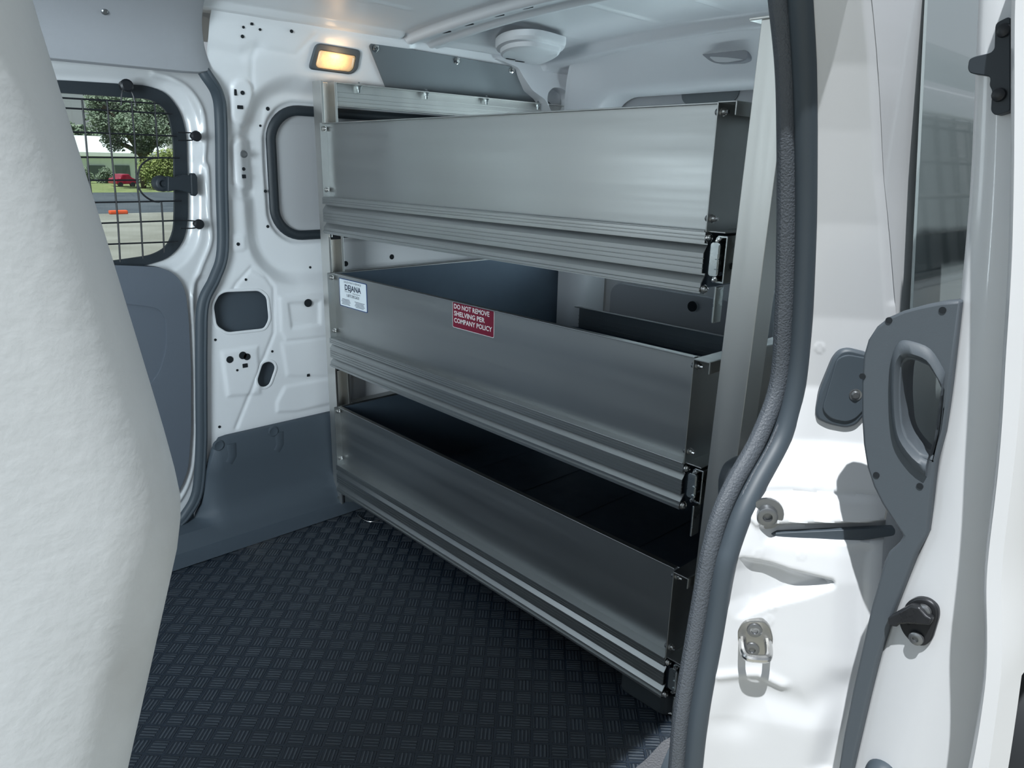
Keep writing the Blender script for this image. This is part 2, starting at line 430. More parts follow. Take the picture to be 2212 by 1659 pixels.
# ---------- wall liner (dark moulded plastic) with floor cove
bm = bmesh.new()
topz = .284
prof = [(1.886, topz), (1.873, topz - .002), (1.868, topz - .012), (1.866, .20), (1.862, .11), (1.850, .070), (1.838, .055), (1.830, .030), (1.822, .012), (1.800, .006), (1.76, .004)]
us = list(np.arange(.40, 2.06, .02)); P = np.zeros((len(us), len(prof), 3))
for i, u in enumerate(us):
    for j, (y, z) in enumerate(prof):
        e = max(0, (.665 - u) / .065)            # front end wraps outward behind the door seal
        g_ = 0 if u > .69 else min(1, ((.69 - u) / .075) ** 2.2)
        zz = z if z < .06 else z - (z - .06) * g_ * .95
        P[i, j] = (u, y + (.035 * min(1, e) ** 2 if z > .06 else 0), zz)
grid(bm, us, prof, P)
for px, py in ((472, 962), (590, 932)):
    p = WY(px, py, 1.868)
    lathe(bm, (p[0], 1.8665, p[2]), (0, -1, 0), [(-.004, .015), (.0008, .0145), (.0018, .012), (.001, .010), (.001, 0)], 24)
liner = finish(bm, 'trim_1', 'liner', smooth=True, angle=40); tag(liner, kind='structure')
bm = bmesh.new()
for px in (500, 605):
    p = WY(px, 960, 1.868); tube(bm, [(p[0], 1.8675, .262), (p[0], 1.8675, .225), (p[0] - .012, 1.8675, .208)], .0025, 8, .013, up=(0, 1, 0))
finish(bm, 'clip_recess', 'liner', liner, smooth=True)

# ---------- floor
bm = bmesh.new(); box(bm, -1.0, 2.06, .40, 1.90, -.03, 0)
fl = finish(bm, 'floor', 'mat_floor'); tag(fl, kind='structure')

# ---------- ceiling
def ZC(y): return 1.372 - .037 * ((np.asarray(y, float) - 1.15) / .65) ** 2
fceil = lambda P: P[2] - float(ZC(P[1]))
def cl(px, py): p = hit(px, py, fceil); return (p[0], p[1])
U2 = np.arange(-.5, 2.0, .008); V2 = np.arange(.42, 1.83, .008)
Xc, Yc = np.meshgrid(U2, V2, indexing='ij'); hc = np.zeros_like(Xc)     # downward offset
x_l = cl(882, 74)[0]; x_r = cl(946, 88)[0]
bowc, boww = (x_l + x_r) / 2, abs(x_r - x_l) / 2
d = np.abs(Xc - bowc) - boww
hc += .020 * step(d, .02); hc -= .010 * step(np.abs(Xc - bowc) - boww * .45, .02); hc += .004 * ridge(d - .012, .006)
hc += .020 * step(np.abs(Xc - .60) - .05, .02)
for a, b_ in (((1089, 46), (1251, 83)), ((600, -40), (800, 5)), ((760, -10), (882, 20))):
    hc += .004 * ridge(sd_line(Xc, Yc, [cl(*a), cl(*b_)]), .006)
hc += .004 * ridge(sd_line(Xc, Yc, [cl(1250, 3), cl(1421, 49), cl(1467, 42)]), .006)
hc += .004 * ridge(sd_line(Xc, Yc, [cl(1505, 0), cl(1582, 24)]), .006)
hc += .012 * step(1.775 - Yc, .012) * (Xc < bowc - boww - .02) + .012 * step(1.79 - Yc, .012) * (Xc > bowc + boww)
xe = cl(1234, 102)[0]
hc += .03 * step(xe + .01 - Xc, .03)
bm = bmesh.new(); grid(bm, U2, V2, np.stack([Xc, Yc, ZC(Yc) - hc], -1))
ceil = finish(bm, 'ceiling', 'paint_in_lifted', smooth=True, angle=60); tag(ceil, kind='structure')
bm = bmesh.new()
for px, py in ((985, 62), (1105, 27), (1040, 47), (1170, 11)):
    x, y = cl(px, py); z = float(ZC(y)) - .0135
    prism(bm, [(bowc - .012 + a, y + b_, z) for a, b_ in rrect(0, 0, .004, .018, .004, 4)], (0, 0, .002))
finish(bm, 'slot', 'hole', ceil)
bm = bmesh.new()   # lip strip where the roof skin meets the side rail
a, b_ = cl(560, 20), cl(876, 72)
tube(bm, [(a[0] - .3, 1.80, 1.333), (a[0], 1.80, 1.333), (b_[0], 1.80, 1.333)], .003, 8, .012, up=(0, 0, 1))
finish(bm, 'roof_lip', 'paint_in_lifted', ceil, smooth=True)
# outer roof skin
bm = bmesh.new()
ys = [.40, .42, .6, 1.15, 1.7, 1.86, 1.90]; zs = [1.27, 1.33, 1.385, 1.40, 1.385, 1.33, 1.27]
P = np.zeros((2, len(ys), 3))
for i, xx in enumerate((-.5, 2.15)):
    for j in range(len(ys)): P[i, j] = (xx, ys[j], zs[j])
grid(bm, [0, 1], ys, P); tag(finish(bm, 'ceiling', 'paint', smooth=True, solid=.004), kind='structure')

# ---------- rear end: header frame swept round the rear opening, pillar and rear doors
prof = [(0.0, 2.04), (0.0, 1.955), (.008, 1.935), (.03, 1.915), (.065, 1.885), (.10, 1.84), (.125, 1.79), (.133, xe + .01), (.150, xe)]
def ropen(n=10):
    out = []; y0, y1, z0, z1, r = .60, 1.705, .02, 1.225, .10
    out += [(y1, z0, 1, 0), (y1, z1 - r, 1, 0)]
    for k in range(1, n): a = math.pi / 2 * k / n; out.append((y1 - r + r * math.cos(a), z1 - r + r * math.sin(a), math.cos(a), math.sin(a)))
    out += [(y1 - r, z1, 0, 1)]
    for yy in np.linspace(y1 - r - .05, y0 + r, 14): out.append((yy, z1, 0, 1))
    for k in range(1, n): a = math.pi / 2 * k / n; out.append((y0 + r - r * math.sin(a), z1 - r + r * math.cos(a), -math.sin(a), math.cos(a)))
    out += [(y0, z1 - r, -1, 0), (y0, z0, -1, 0)]
    return out
ro = ropen(); P = np.zeros((len(ro), len(prof), 3))
for i, (y, z, ny, nz_) in enumerate(ro):
    for j, (dd, x) in enumerate(prof):
        zz = z + nz_ * dd * 1.0; yy = y + ny * dd * .66
        if x < 1.9: x = 1.9 - (1.9 - x) * (1 - abs(ny)) ** .8
        P[i, j] = (x, yy, min(zz, float(ZC(min(max(yy, .5), 1.8))) + .004))
bm = bmesh.new(); grid(bm, ro, prof, P)
rear = finish(bm, 'wall_back', 'paint_in_lifted', smooth=True, angle=70); tag(rear, kind='structure')
bm = bmesh.new()
for y0, y1 in ((.50, 1.13), (1.135, 1.80)):
    wy0, wy1 = max(y0 + .08, .60), min(y1 - .08, 1.70)
    prism(bm, [(2.06, y0, .02), (2.06, y1, .02), (2.06, y1, 1.30), (2.06, y0, 1.30)], (.03, 0, 0), [[(2.06, a, b_) for a, b_ in rrect((wy0 + wy1) / 2, .90, (wy1 - wy0) / 2, .20, .05)]])
rd = finish(bm, 'door_3', 'blank', bevel=.004); tag(rd, kind='structure')
bm = bmesh.new(); box(bm, 2.07, 2.074, .55, 1.75, .68, 1.12); finish(bm, 'window_pane', 'clear_glass', rd)
bm = bmesh.new()
for (y0, y1) in ((.56, 1.10), (1.17, 1.68)):
    prism(bm, [(2.055, a, b_) for a, b_ in rrect((y0 + y1) / 2, .33, (y1 - y0) / 2, .28, .05)], (-.010, 0, 0))
finish(bm, 'door_panel', 'headliner', rd, bevel=.004)
bm = bmesh.new(); box(bm, 2.02, 2.06, 1.03, 1.09, .2, .66); box(bm, 2.02, 2.06, 1.10, 1.13, .2, .66)
finish(bm, 'door_stile', 'paint_in_lifted', rd, bevel=.004)
bm = bmesh.new(); p = WX(1495, 662, 2.018); lathe(bm, p, (-1, 0, 0), [(-.003, .017), (.001, .017), (.001, 0)], 18)
p = WX(1587, 150, 2.03); prism(bm, [(2.03, p[1] + a, p[2] + b_) for a, b_ in rrect(0, 0, .02, .03, .015)], (.005, 0, 0))
bm2 = bmesh.new(); p = WX(1525, 180, 2.03); prism(bm2, [(2.052, p[1] + a, p[2] + b_) for a, b_ in rrect(0, 0, .10, .055, .03)], (.006, 0, 0)); finish(bm2, 'door_recess', 'plate_grey', rd)
finish(bm, 'door_hole', 'hole', rd)
# D-pillar corner trim with its rounded hole
bm = bmesh.new()
def YD(px, py, y=1.80): return WY(px, py, y)
out = [YD(*p) for p in ((1070, 125), (1120, 146), (1130, 165), (1150, 195), (1178, 215), (1200, 260), (1280, 300), (1300, 240), (1330, 180), (1270, 120), (1230, 108))]
hol = [YD(*p) for p in ((1182, 216), (1184, 200), (1195, 189), (1212, 190), (1230, 202), (1236, 214), (1234, 232), (1224, 245), (1190, 240))]
prism(bm, round_poly(out, .01, 3), (0, .05, 0), [round_poly(hol, .012, 4)])
tp = finish(bm, 'trim_6', 'paint_in_lifted', smooth=True, angle=30, bevel=.004); tag(tp, kind='structure')
bm = bmesh.new(); p = YD(1264, 198, 1.7985); lathe(bm, p, (0, -1, 0), [(-.004, .007), (.001, .007), (.001, 0)], 14)
finish(bm, 'hole', 'hole', tp)
# opposite (near) side wall above and behind the shelving, closes the body
bm = bmesh.new()
zz = np.linspace(.0, 1.34, 24); xx = np.linspace(.98, 2.1, 12); P = np.zeros((12, 24, 3))
for i in range(12):
    for j in range(24): P[i, j] = (xx[i], .40 + .66 * max(zz[j] - .95, 0) ** 2, zz[j])
grid(bm, xx, zz, P); tag(finish(bm, 'wall_right', 'paint_in_lifted', smooth=True), kind='structure')
# cab: dash panel with open windscreen above, pillars, far cab side
bm = bmesh.new(); box(bm, -1.04, -1.0, .40, 1.90, 0, .60); box(bm, -1.0, -.75, .40, 1.90, .45, .60)
tag(finish(bm, 'wall_front', 'liner', bevel=.02), kind='structure')
bm = bmesh.new(); box(bm, -1.0, -.44, 1.90, 1.93, 0, .66); box(bm, -.50, -.40, 1.88, 1.93, 0, 1.34)
tag(finish(bm, 'wall_left', 'door_trim'), kind='structure')
bm = bmesh.new(); box(bm, -1.0, -.07, .355, .395, -.2, 1.30); tag(finish(bm, 'wall_right', 'paint', bevel=.01), kind='structure')
# outer skin of the far side
bm = bmesh.new(); zz = np.linspace(-.25, 1.36, 24); P = np.zeros((2, 24, 3))
for i, xx in enumerate((.84, 2.15)):
    for j in range(24): P[i, j] = (xx, 1.985 - .62 * max(0, zz[j] - .95) ** 2 - .2 * max(0, zz[j] - 1.28), zz[j])
grid(bm, [0, 1], zz, P); tag(finish(bm, 'wall_left', 'paint', smooth=True), kind='structure')
bm = bmesh.new(); box(bm, -.5, .70, 1.84, 1.99, -.06, .012); box(bm, -.4, .66, 1.945, 1.96, -.06, .70)
tag(finish(bm, 'trim_9', 'liner', bevel=.008), kind='structure')
# ---------- cab headliner edge that hides the top of the far door
bm = bmesh.new()
sec = []
for k in range(15):
    t = k / 14; a = t * math.pi / 2 * 1.0
    sec.append((1.834 - .24 * (1 - math.cos(a)), 1.192 + .150 * math.sin(a) ** .85))
sec = [(1.872, 1.196), (1.845, 1.188)] + sec
us = [-.48, .0, .5, .68, .715, .735, .745, .750]; P = np.zeros((len(us), len(sec), 3))
for i, u in enumerate(us):
    e = max(0, (u - .68) / .07)
    for j, (y, z) in enumerate(sec):
        k = max(0, 1 - j / 5)                    # rounded lower rear corner
        lean = -.012 - .075 * max(0, j - 2) / 14
        P[i, j] = (u + lean, y + .018 * e ** 3, z + .02 * e ** 3 * k)
grid(bm, us, sec, P)
hl = finish(bm, 'trim_2', 'headliner', smooth=True, solid=-.012, bevel=.003); tag(hl, kind='structure')
bm = bmesh.new(); fh = lambda P_: P_[1] - 1.80
p = hit(226, 24, lambda q: q[1] - np.interp(q[2], [s[1] for s in sec[2:]], [s[0] for s in sec[2:]]))
lathe(bm, p + np.array([0, .002, 0]), (0, -1, -.4), [(0, .007), (.004, .0065), (.006, .004), (.006, 0)], 14)
finish(bm, 'push_pin', 'bolt_grey', hl, smooth=True)

# ---------- far sliding door, shut
DY = 1.915
def dl(px, py, y=DY): p = WY(px, py, y); return (p[0], p[2])
U3 = np.arange(.10, .86, .0038); V3 = np.arange(.06, 1.27, .0038)
Xd, Zd = np.meshgrid(U3, V3, indexing='ij')
gopen = [dl(*p) for p in ((-200, 190), (130, 200), (330, 214), (365, 240), (378, 300), (380, 440), (378, 500), (362, 535), (330, 552), (240, 565), (-200, 600))]
frit = [dl(*p) for p in ((-240, 165), (120, 172), (320, 184), (362, 200), (392, 240), (405, 290), (408, 400), (408, 480), (398, 525), (365, 560), (300, 578), (240, 590), (-240, 640))]
frit_s = [(p[0], p[1]) for p in smooth_pts([Vector((a, b_, 0)) for a, b_ in frit], 6, True)]
hd = .020 * (1 - step(sd_poly(Xd, Zd, frit_s) - .018, .03))
hd += .006 * ridge(sd_line(Xd, Zd, [(q.x, q.y) for q in smooth_pts([Vector((*dl(*p), 0)) for p in ((330, 160), (395, 185), (432, 235), (440, 300), (438, 345), (445, 370), (448, 460), (452, 520), (430, 580), (412, 640), (415, 760), (418, 960), (400, 1050), (360, 1110))], 6)]), .006)
hd -= .008 * step(sd_rr(Xd, Zd, *dl(437, 640), .02, .05, .02), .02)
keep = (sd_poly((Xd[:-1, :-1] + Xd[1:, 1:]) / 2, (Zd[:-1, :-1] + Zd[1:, 1:]) / 2, frit_s) > -.004)
keep &= (Xd[:-1, :-1] < seal_x(Zd[:-1, :-1]) + .010)
bm = bmesh.new(); grid(bm, U3, V3, np.stack([Xd, DY + .012 - hd, Zd], -1), keep)
door1 = finish(bm, 'door_1', 'paint', smooth=True, angle=60); tag(door1, kind='structure')
bm = bmesh.new(); fr_ = round_poly(frit, .03, 4); gp = round_poly(gopen, .03, 4)
prism(bm, [(a[0], DY + .006, a[1]) for a in fr_], (0, .01, 0), [[(a[0], DY + .006, a[1]) for a in gp]])
finish(bm, 'window_surround', 'seal_dark', door1, smooth=True, angle=30)
bm = bmesh.new(); prism(bm, [(a[0], DY + .018, a[1]) for a in fr_], (0, .004, 0))
finish(bm, 'window_pane', 'clear_glass', door1)
tr = [dl(*p, 1.90) for p in ((-300, 620), (245, 572), (340, 576), (368, 586), (388, 605), (400, 635), (406, 690), (411, 800), (411, 930), (405, 1010), (388, 1055), (350, 1100), (200, 1180), (-300, 1300))]
inner = [dl(*p, 1.90) for p in ((100, 640), (270, 655), (340, 664), (357, 690), (358, 750), (345, 800), (300, 860), (100, 900))]
bm = bmesh.new(); prism(bm, round_poly([(a, 1.893, b_) for a, b_ in tr], .02, 4), (0, .022, 0), [round_poly([(a, 1.893, b_) for a, b_ in inner], .02, 4)])
prism(bm, round_poly([(a, 1.899, b_) for a, b_ in tr], .02, 4), (0, .014, 0))
finish(bm, 'trim_panel', 'door_trim', door1, smooth=True, bevel=.006, angle=30)
# quarter-turn latch on the glass
bm = bmesh.new()
p1 = WY(352, 397, 1.905); p2 = WY(398, 400, 1.895)
lathe(bm, (p1[0], 1.93, p1[2]), (0, -1, 0), [(0, .019), (.022, .019), (.028, .016), (.03, .008), (.026, .007), (.026, 0)], 24)
prism(bm, [(q[0], 1.905, q[2]) for q in (WY(358, 380, 1.9), WY(375, 384, 1.9), WY(392, 376, 1.9), WY(412, 380, 1.9), WY(412, 418, 1.9), WY(395, 414, 1.9), WY(378, 410, 1.9), WY(358, 414, 1.9))], (0, -.02, 0))
finish(bm, 'window_latch', 'seal_dark', door1, smooth=True, bevel=.004)
bm = bmesh.new(); prism(bm, [(q[0], 1.895, q[2]) for q in (WY(409, 374, 1.89), WY(420, 374, 1.89), WY(425, 383, 1.89), WY(426, 418, 1.89), WY(421, 424, 1.89), WY(411, 422, 1.89))], (0, -.012, 0))
finish(bm, 'latch_base', 'seal_dark', door1, bevel=.003)
# far door seal
bm = bmesh.new()
sp = [(p[0], float(YW(p[1])) - .006, p[1]) for p in seal_xz]
sp = [(.30, 1.885, 1.262), (.60, 1.885, 1.260), (.69, 1.874, 1.246)] + sp
tube(bm, smooth_pts(sp, 6), .012, 12, .0155, up=(0, 1, 0)); tube(bm, smooth_pts([(a + .007, b_ - .008, c) for a, b_, c in sp], 6), .006, 8, .006, up=(0, 1, 0))
s = finish(bm, 'trim_3', 'rubber', smooth=True); tag(s, kind='structure')

# ---------- wire window guard
gy = 1.885
g = empty('window_guard', (.5, gy, .95)); tag(g, 'black wire grid guard over the far sliding door window', 'window guard')
def gp3(px, py): q = WY(px, py, gy); return (q[0], gy, q[2])
hor = [((60, 207), (345, 224)), ((60, 229), (372, 246)), ((60, 281), (382, 294)), ((60, 339), (388, 341)), ((60, 390), (297, 389)), ((60, 440), (392, 434)), ((60, 488), (392, 476)), ((60, 534), (384, 522))]
ver = [[(120, 208), (138, 340), (158, 480)], [(177, 215), (184.5, 288), (189, 340), (193, 389), (202, 450), (208, 575)], [(231, 217.6), (237, 289), (242, 340), (246.7, 389), (251, 437), (255, 481.5), (259.7, 566)], [(284, 221), (290, 290.5), (293, 340), (295, 389), (301, 437), (304.6, 481.5), (309, 559)], [(334, 224), (338.4, 292), (342, 342.6)], [(348.6, 436.7), (351.8, 477), (354.6, 545)]]
for a, b_ in hor:
    bm = bmesh.new(); tube(bm, [gp3(*a), gp3(*b_)], .0019, 8); finish(bm, 'wire', 'black', g, smooth=True)
for l in ver:
    bm = bmesh.new(); tube(bm, [gp3(*q) for q in l], .0021, 8); finish(bm, 'wire', 'black', g, smooth=True)
bm = bmesh.new(); tube(bm, smooth_pts([gp3(*q) for q in ((345, 341), (325, 343), (306, 356), (298, 378), (299, 402), (310, 421), (330, 434), (345, 436))], 5), .0021, 8)
finish(bm, 'latch_loop', 'black', g, smooth=True)
for (px, py, ang) in ((426, 294, 0), (432, 484, 0)):
    c = gp3(px - 4, py); bm = bmesh.new()
    lathe(bm, (c[0], 1.90, c[2]), (0, -1, 0), [(0, .008), (.012, .0085), (.018, .012), (.022, .0125), (.026, .009), (.027, 0)], 18)
    tube(bm, smooth_pts([gp3(px - 42, py - 8), gp3(px - 15, py - 7), gp3(px - 4, py - 4), gp3(px - 3, py + 5), gp3(px - 15, py + 9), gp3(px - 42, py + 9)], 4), .0017, 6)
    finish(bm, 'mounting_clip', 'black', g, smooth=True)
c = gp3(272, 181); bm = bmesh.new(); lathe(bm, (c[0], 1.90, c[2] - .004), (0, -1, 0), [(0, .012), (.012, .012), (.018, .014), (.022, .014), (.025, .010), (.025, 0)], 18)
for s_ in ((262, 228), (293, 230)): tube(bm, smooth_pts([gp3(272 + (s_[0] - 277) * .3, 186), gp3((272 + s_[0]) / 2 + (s_[0] - 277) * .3, 205), gp3(*s_)], 4), .0019, 6)
finish(bm, 'mounting_clip', 'black', g, smooth=True)

# ================================================================== SHELVING UNIT
unit = empty('shelving_unit', (1.0, 1.2, 0)); tag(unit, 'three-tier bare aluminium drawer shelving unit standing across the cargo floor', 'shelving')
X0 = 1.0
def channel(x, yo, yi, name, z1=1.2, yshift=0.0, dep=.046, m_='alu_v', flip=1):
    """C-channel post: web at yo, flanges reach yi; open side towards yi"""
    t = .0028; s = 1 if yi > yo else -1; bm = bmesh.new()
    sec = [(0, yi), (0, yo), (dep, yo), (dep, yi), (dep - .007, yi), (dep - .007, yi - s * t), (dep - t, yi - s * t), (dep - t, yo + s * t), (t, yo + s * t), (t, yi - s * t), (.007, yi - s * t), (.007, yi)]
    vb = [bm.verts.new((x + a, b_ + yshift, 0.0)) for a, b_ in sec]; vt = [bm.verts.new((x + a, b_ - yshift, z1)) for a, b_ in sec]
    n = len(sec)
    for i in range(n): bm.faces.new((vb[i - 1], vb[i], vt[i], vt[i - 1]))
    bm.faces.new(vb); bm.faces.new(vt[::-1])
    return finish(bm, name, m_, unit, bevel=.0008)
channel(X0, 1.856, 1.812, 'post'); channel(X0, .542, .592, 'post', yshift=.009)
channel(1.93, 1.856, 1.812, 'post'); channel(1.93, .542, .592, 'post', yshift=.009)
# top side rails
for (ya, sgn) in ((1.846, -1), (.552, 1)):
    bm = bmesh.new()
    box(bm, X0 + .046, 1.975, ya - .002, ya + .002, 1.142, 1.2); box(bm, X0 + .046, 1.975, min(ya, ya + sgn * .024), max(ya, ya + sgn * .024), 1.1975, 1.2)
    box(bm, X0 + .046, 1.975, min(ya, ya + sgn * .010), max(ya, ya + sgn * .010), 1.142, 1.1445)
    for q in (1.155, 1.165, 1.178): box(bm, X0 + .046, 1.975, min(ya, ya + sgn * .0028), max(ya, ya + sgn * .0028), q, q + .0012)
    r_ = finish(bm, 'top_rail', 'alu_v', unit, bevel=.0006)
    xs = [WY(px, py, 1.832)[0] for px, py in ((776, 180), (922, 197), (1052, 211), (1163, 226))]
    for xq in xs:
        bm = bmesh.new(); yq = ya + sgn * .012
        lathe(bm, (xq, yq, 1.204), (0, 0, -1), [(-.003, .003), (0, .003), (.003, .0075), (.005, .0075), (.0066, .0075), (.007, .009), (.009, .009), (.0095, .0065), (.015, .0062), (.0155, .004), (.024, .0036), (.024, 0)], 6)
        finish(bm, 'hanging_bolt', 'zinc', r_)
# drawers
TR = [(1.0965, .909, .815), (.709, .526, .443), (.3215, .141, .056)]
YL, YR = 1.809, .634
def rail_profile(zt, zb):
    H = zt - zb; s = H / .094
    pts = [(0, 0), (0, -.0165), (.009, -.0175), (.009, -.0195), (0, -.032), (0, -.0625), (.009, -.0635), (.009, -.0665), (0, -.078), (0, -.085), (-.003, -.086), (-.003, -.0905), (0, -.0915), (0, -.094)]
    out = []
    for (a, b_), (c, d_) in zip(pts, pts[1:]):
        out.append((a, b_))
        if a == c == 0 and b_ - d_ > .012:     # fine grooves
            k = 2 if b_ - d_ < .02 else 3
            for q in range(1, k + 1):
                zc = b_ + (d_ - b_) * q / (k + 1); out += [(0, zc + .0009), (.0012, zc + .0004), (.0012, zc - .0004), (0, zc - .0009)]
    out.append(pts[-1])
    return [(X0 - .012 + a, zt + b_ * s) for a, b_ in out]
def build_drawer(k):
    zt, zr, zb = TR[k]; t = .0022
    bm = bmesh.new()
    box(bm, X0 + .010, X0 + .010 + t, YR, YL, zr, zt)                       # front panel, set back between the side panels
    box(bm, X0 - .000, X0 + .012, YR + .004, YL - .002, zt - .0025, zt)     # folded top lip
    box(bm, X0 - .012, X0 + .012, YR, YL, zr, zr + .0022)                   # bottom lip
    # side panels with hooked top flange and outward foot flange
    for sy, y in ((-1, YR), (1, YL)):
        box(bm, X0 - .010, 1.925, min(y, y + sy * t), max(y, y + sy * t), zr, zt)
        xs_ = X0 - .010 if sy < 0 else X0 + .05
        yo = y + sy * .030
        box(bm, xs_, 1.925, min(y, yo), max(y, yo), zt - t, zt)
        box(bm, xs_, 1.925, min(yo, yo + sy * t), max(yo, yo + sy * t), zt - .020, zt)
        box(bm, X0 - .005 if sy < 0 else X0 + .05, 1.925, min(y, y + sy * .032), max(y, y + sy * .032), zr, zr + t)
    d_ = finish(bm, 'drawer', 'alu', unit, bevel=.0007)
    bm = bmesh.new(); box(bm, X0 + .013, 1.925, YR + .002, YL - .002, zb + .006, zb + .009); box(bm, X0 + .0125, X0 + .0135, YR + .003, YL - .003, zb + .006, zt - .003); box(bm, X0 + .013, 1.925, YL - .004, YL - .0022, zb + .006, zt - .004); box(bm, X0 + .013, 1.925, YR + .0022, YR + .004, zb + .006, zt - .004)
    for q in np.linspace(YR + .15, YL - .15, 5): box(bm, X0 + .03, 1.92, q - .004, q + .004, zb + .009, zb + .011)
    finish(bm, 'drawer_tray', 'alu_in_shade', d_, bevel=.0005)
    # front rail extrusion
    pr = rail_profile(zr, zb); back = [(x + .0028, z) for x, z in pr][::-1]; back[0] = (pr[-1][0] + .003, pr[-1][1])
    bm = bmesh.new(); prism(bm, [(x, YR - .002, z) for x, z in pr + back], (0, YL + .006 - YR, 0))
    box(bm, X0 - .010, X0 + .002, YR, YL, zr - .003, zr - .0005); box(bm, X0 - .010, X0 + .012, YR, YL, zb, zb + .003)
    fr = finish(bm, 'front_rail', 'alu', d_)
    for zq in (zr - .009, zb + .006):
        bm = bmesh.new(); screw(bm, (X0 - .004, YR - .003, zq), (0, -1, 0), .0062, .006); finish(bm, 'end_screw', 'steel', d_, smooth=True)
    # rear rail
    bm = bmesh.new(); box(bm, 1.925, 1.929, YR - .02, YL + .02, zb + .002, zr - .002); box(bm, 1.912, 1.929, YR - .02, YL + .02, zr - .003, zr)
    for q in (.02, .035, .05): box(bm, 1.923, 1.926, YR - .02, YL + .02, zb + q, zb + q + .002)
    finish(bm, 'rear_rail', 'alu', d_, bevel=.0006)
    # corner edge strips and screws
    for zq in (zt - .014, zr + .020):
        bm = bmesh.new(); screw(bm, (X0 + .001, YL - .0005, zq), (0, -1, 0), .0055, .006); finish(bm, 'screw', 'steel', d_, smooth=True)
        bm = bmesh.new(); screw(bm, (X0 + .003, YR - .002, zq), (0, -1, 0), .0052, .007); lathe(bm, (X0 + .002, YR - .004, zq), (0, -1, 0), [(0, .003), (.009, .003), (.009, 0)], 8)
        finish(bm, 'screw', 'steel', d_, smooth=True)
        bm = bmesh.new(); screw(bm, (X0 + .001, YR + .0005, zq), (0, 1, 0), .0055, .008); finish(bm, 'screw', 'bolt_grey', d_, smooth=True)
    # slides, right and left
    for sy, y in ((-1, YR - .009), (1, YL + .006)):
        zc0, zc1 = zb + .018, zr - .004
        def yy(a): return y + sy * a
        bm = bmesh.new()
        xs0 = X0 - .002 if sy < 0 else X0 + .050
        pf = [(0.026, zc0), (.010, zc0), (.006, zc0 + .004), (.006, zc0 + .009), (.009, zc0 + .009), (.010, zc0 + .004), (.0235, zc0 + .003), (.0235, zc1 - .003), (.010, zc1 - .004), (.009, zc1 - .009), (.006, zc1 - .009), (.006, zc1 - .004), (.010, zc1), (.026, zc1)]
        prism(bm, [(xs0, yy(a * (1 if sy < 0 else .8)), b_) for a, b_ in pf], (.9, 0, 0))
        o1 = finish(bm, 'drawer_slide', 'zinc', unit, bevel=.0007)
        if sy < 0:
            bm = bmesh.new()
            cz = (zc0 + zc1) / 2; hz = (zc1 - zc0) / 2
            pl = [(xs0 - .006, yy(.010 + a), cz + b_) for a, b_ in rrect(0, 0, .0085, hz * .72, .005, 4)]
            prism(bm, pl, (.006, 0, 0)); box(bm, xs0 - .001, xs0 + .88, min(yy(.004), yy(.007)), max(yy(.004), yy(.007)), cz - hz * .6, cz + hz * .6)
            for q in (-.0012, .014): box(bm, xs0 - .009, xs0 - .005, yy(.019), yy(.013), cz - q - .0006, cz - q + .0006)
            box(bm, xs0 - .0075, xs0 - .005, yy(.0172), yy(.0158), cz - hz * .62, cz + hz * .62)
            finish(bm, 'slide_cap', 'zinc', o1, bevel=.0008)
            bm = bmesh.new()
            bm.free()
            for q in (cz + hz * .82, cz - hz * .84):
                bm = bmesh.new()
                for a in (.011, .0145): lathe(bm, (xs0 - .003, yy(a), q + (a - .013) * .8), (-1, 0, 0), [(-.003, .0035), (.002, .003), (.003, .0)], 8)
                finish(bm, 'slide_tab', 'steel', o1, smooth=True)
            bm = bmesh.new(); lathe(bm, (xs0 + .02, yy(.0262), cz - .01), (0, -1, 0), [(-.001, .005), (.0008, .005), (.0008, 0)], 12); finish(bm, 'slide_hole', 'hole', o1)
            bm = bmesh.new(); box(bm, xs0 - .002, xs0 + .02, yy(.013), yy(.0165), zb - .045, zb + .012)
            finish(bm, 'slide_strip', 'zinc', unit, bevel=.001)
        else:
            bm = bmesh.new(); box(bm, X0 + .004, X0 + .040, 1.815, 1.835, zb - .018, zb + .012); finish(bm, 'slide_stop', 'black', unit, bevel=.002)
            bm = bmesh.new(); box(bm, X0 + .003, X0 + .012, 1.811, 1.815, zb - .012, zb + .006); finish(bm, 'stop_plate', 'steel', unit, bevel=.001)
    # knuckle: hinge-like bridging at rear to posts
    return d_
D = [build_drawer(k) for k in range(3)]
# sheet foot under the right corner, with its chrome clip
bm = bmesh.new(); q = [WZ(*p, .012) for p in ((1340, 1478), (1433, 1537), (1500, 1530), (1500, 1480), (1430, 1450), (1350, 1450))]
prism(bm, round_poly([(a[0], a[1], .0) for a in q], .015, 4), (0, 0, .045)); finish(bm, 'foot_plate', 'base_plastic', unit, bevel=.004)
bm = bmesh.new(); q = [WZ(*p, .010) for p in ((1436, 1532), (1450, 1535), (1462, 1542), (1470, 1552))]
tube(bm, [(a[0], a[1], .006) for a in q], .003, 8, .005, up=(0, 0, 1)); finish(bm, 'foot_clip', 'steel', unit, smooth=True)
bm = bmesh.new(); prism(bm, round_poly([(.99, 1.83, .0), (1.05, 1.80, .0), (1.16, 1.66, .0), (1.18, 1.72, .0), (1.10, 1.84, .0)], .01, 3), (0, 0, .03)); finish(bm, 'foot_plate', 'base_plastic', unit, bevel=.003)
bm = bmesh.new(); q = [WZ(*p, .004) for p in ((772, 1112), (785, 1122), (800, 1127), (818, 1124))]
tube(bm, smooth_pts([(a[0], a[1], .004) for a in q], 4), .0016, 6); finish(bm, 'wire_loop', 'steel', unit, smooth=True)
# cap plate above the right post
bm = bmesh.new(); box(bm, X0 - .004, X0 + .06, .525, .600, 1.2, 1.204); finish(bm, 'post_cap', 'alu_v', unit, bevel=.001)
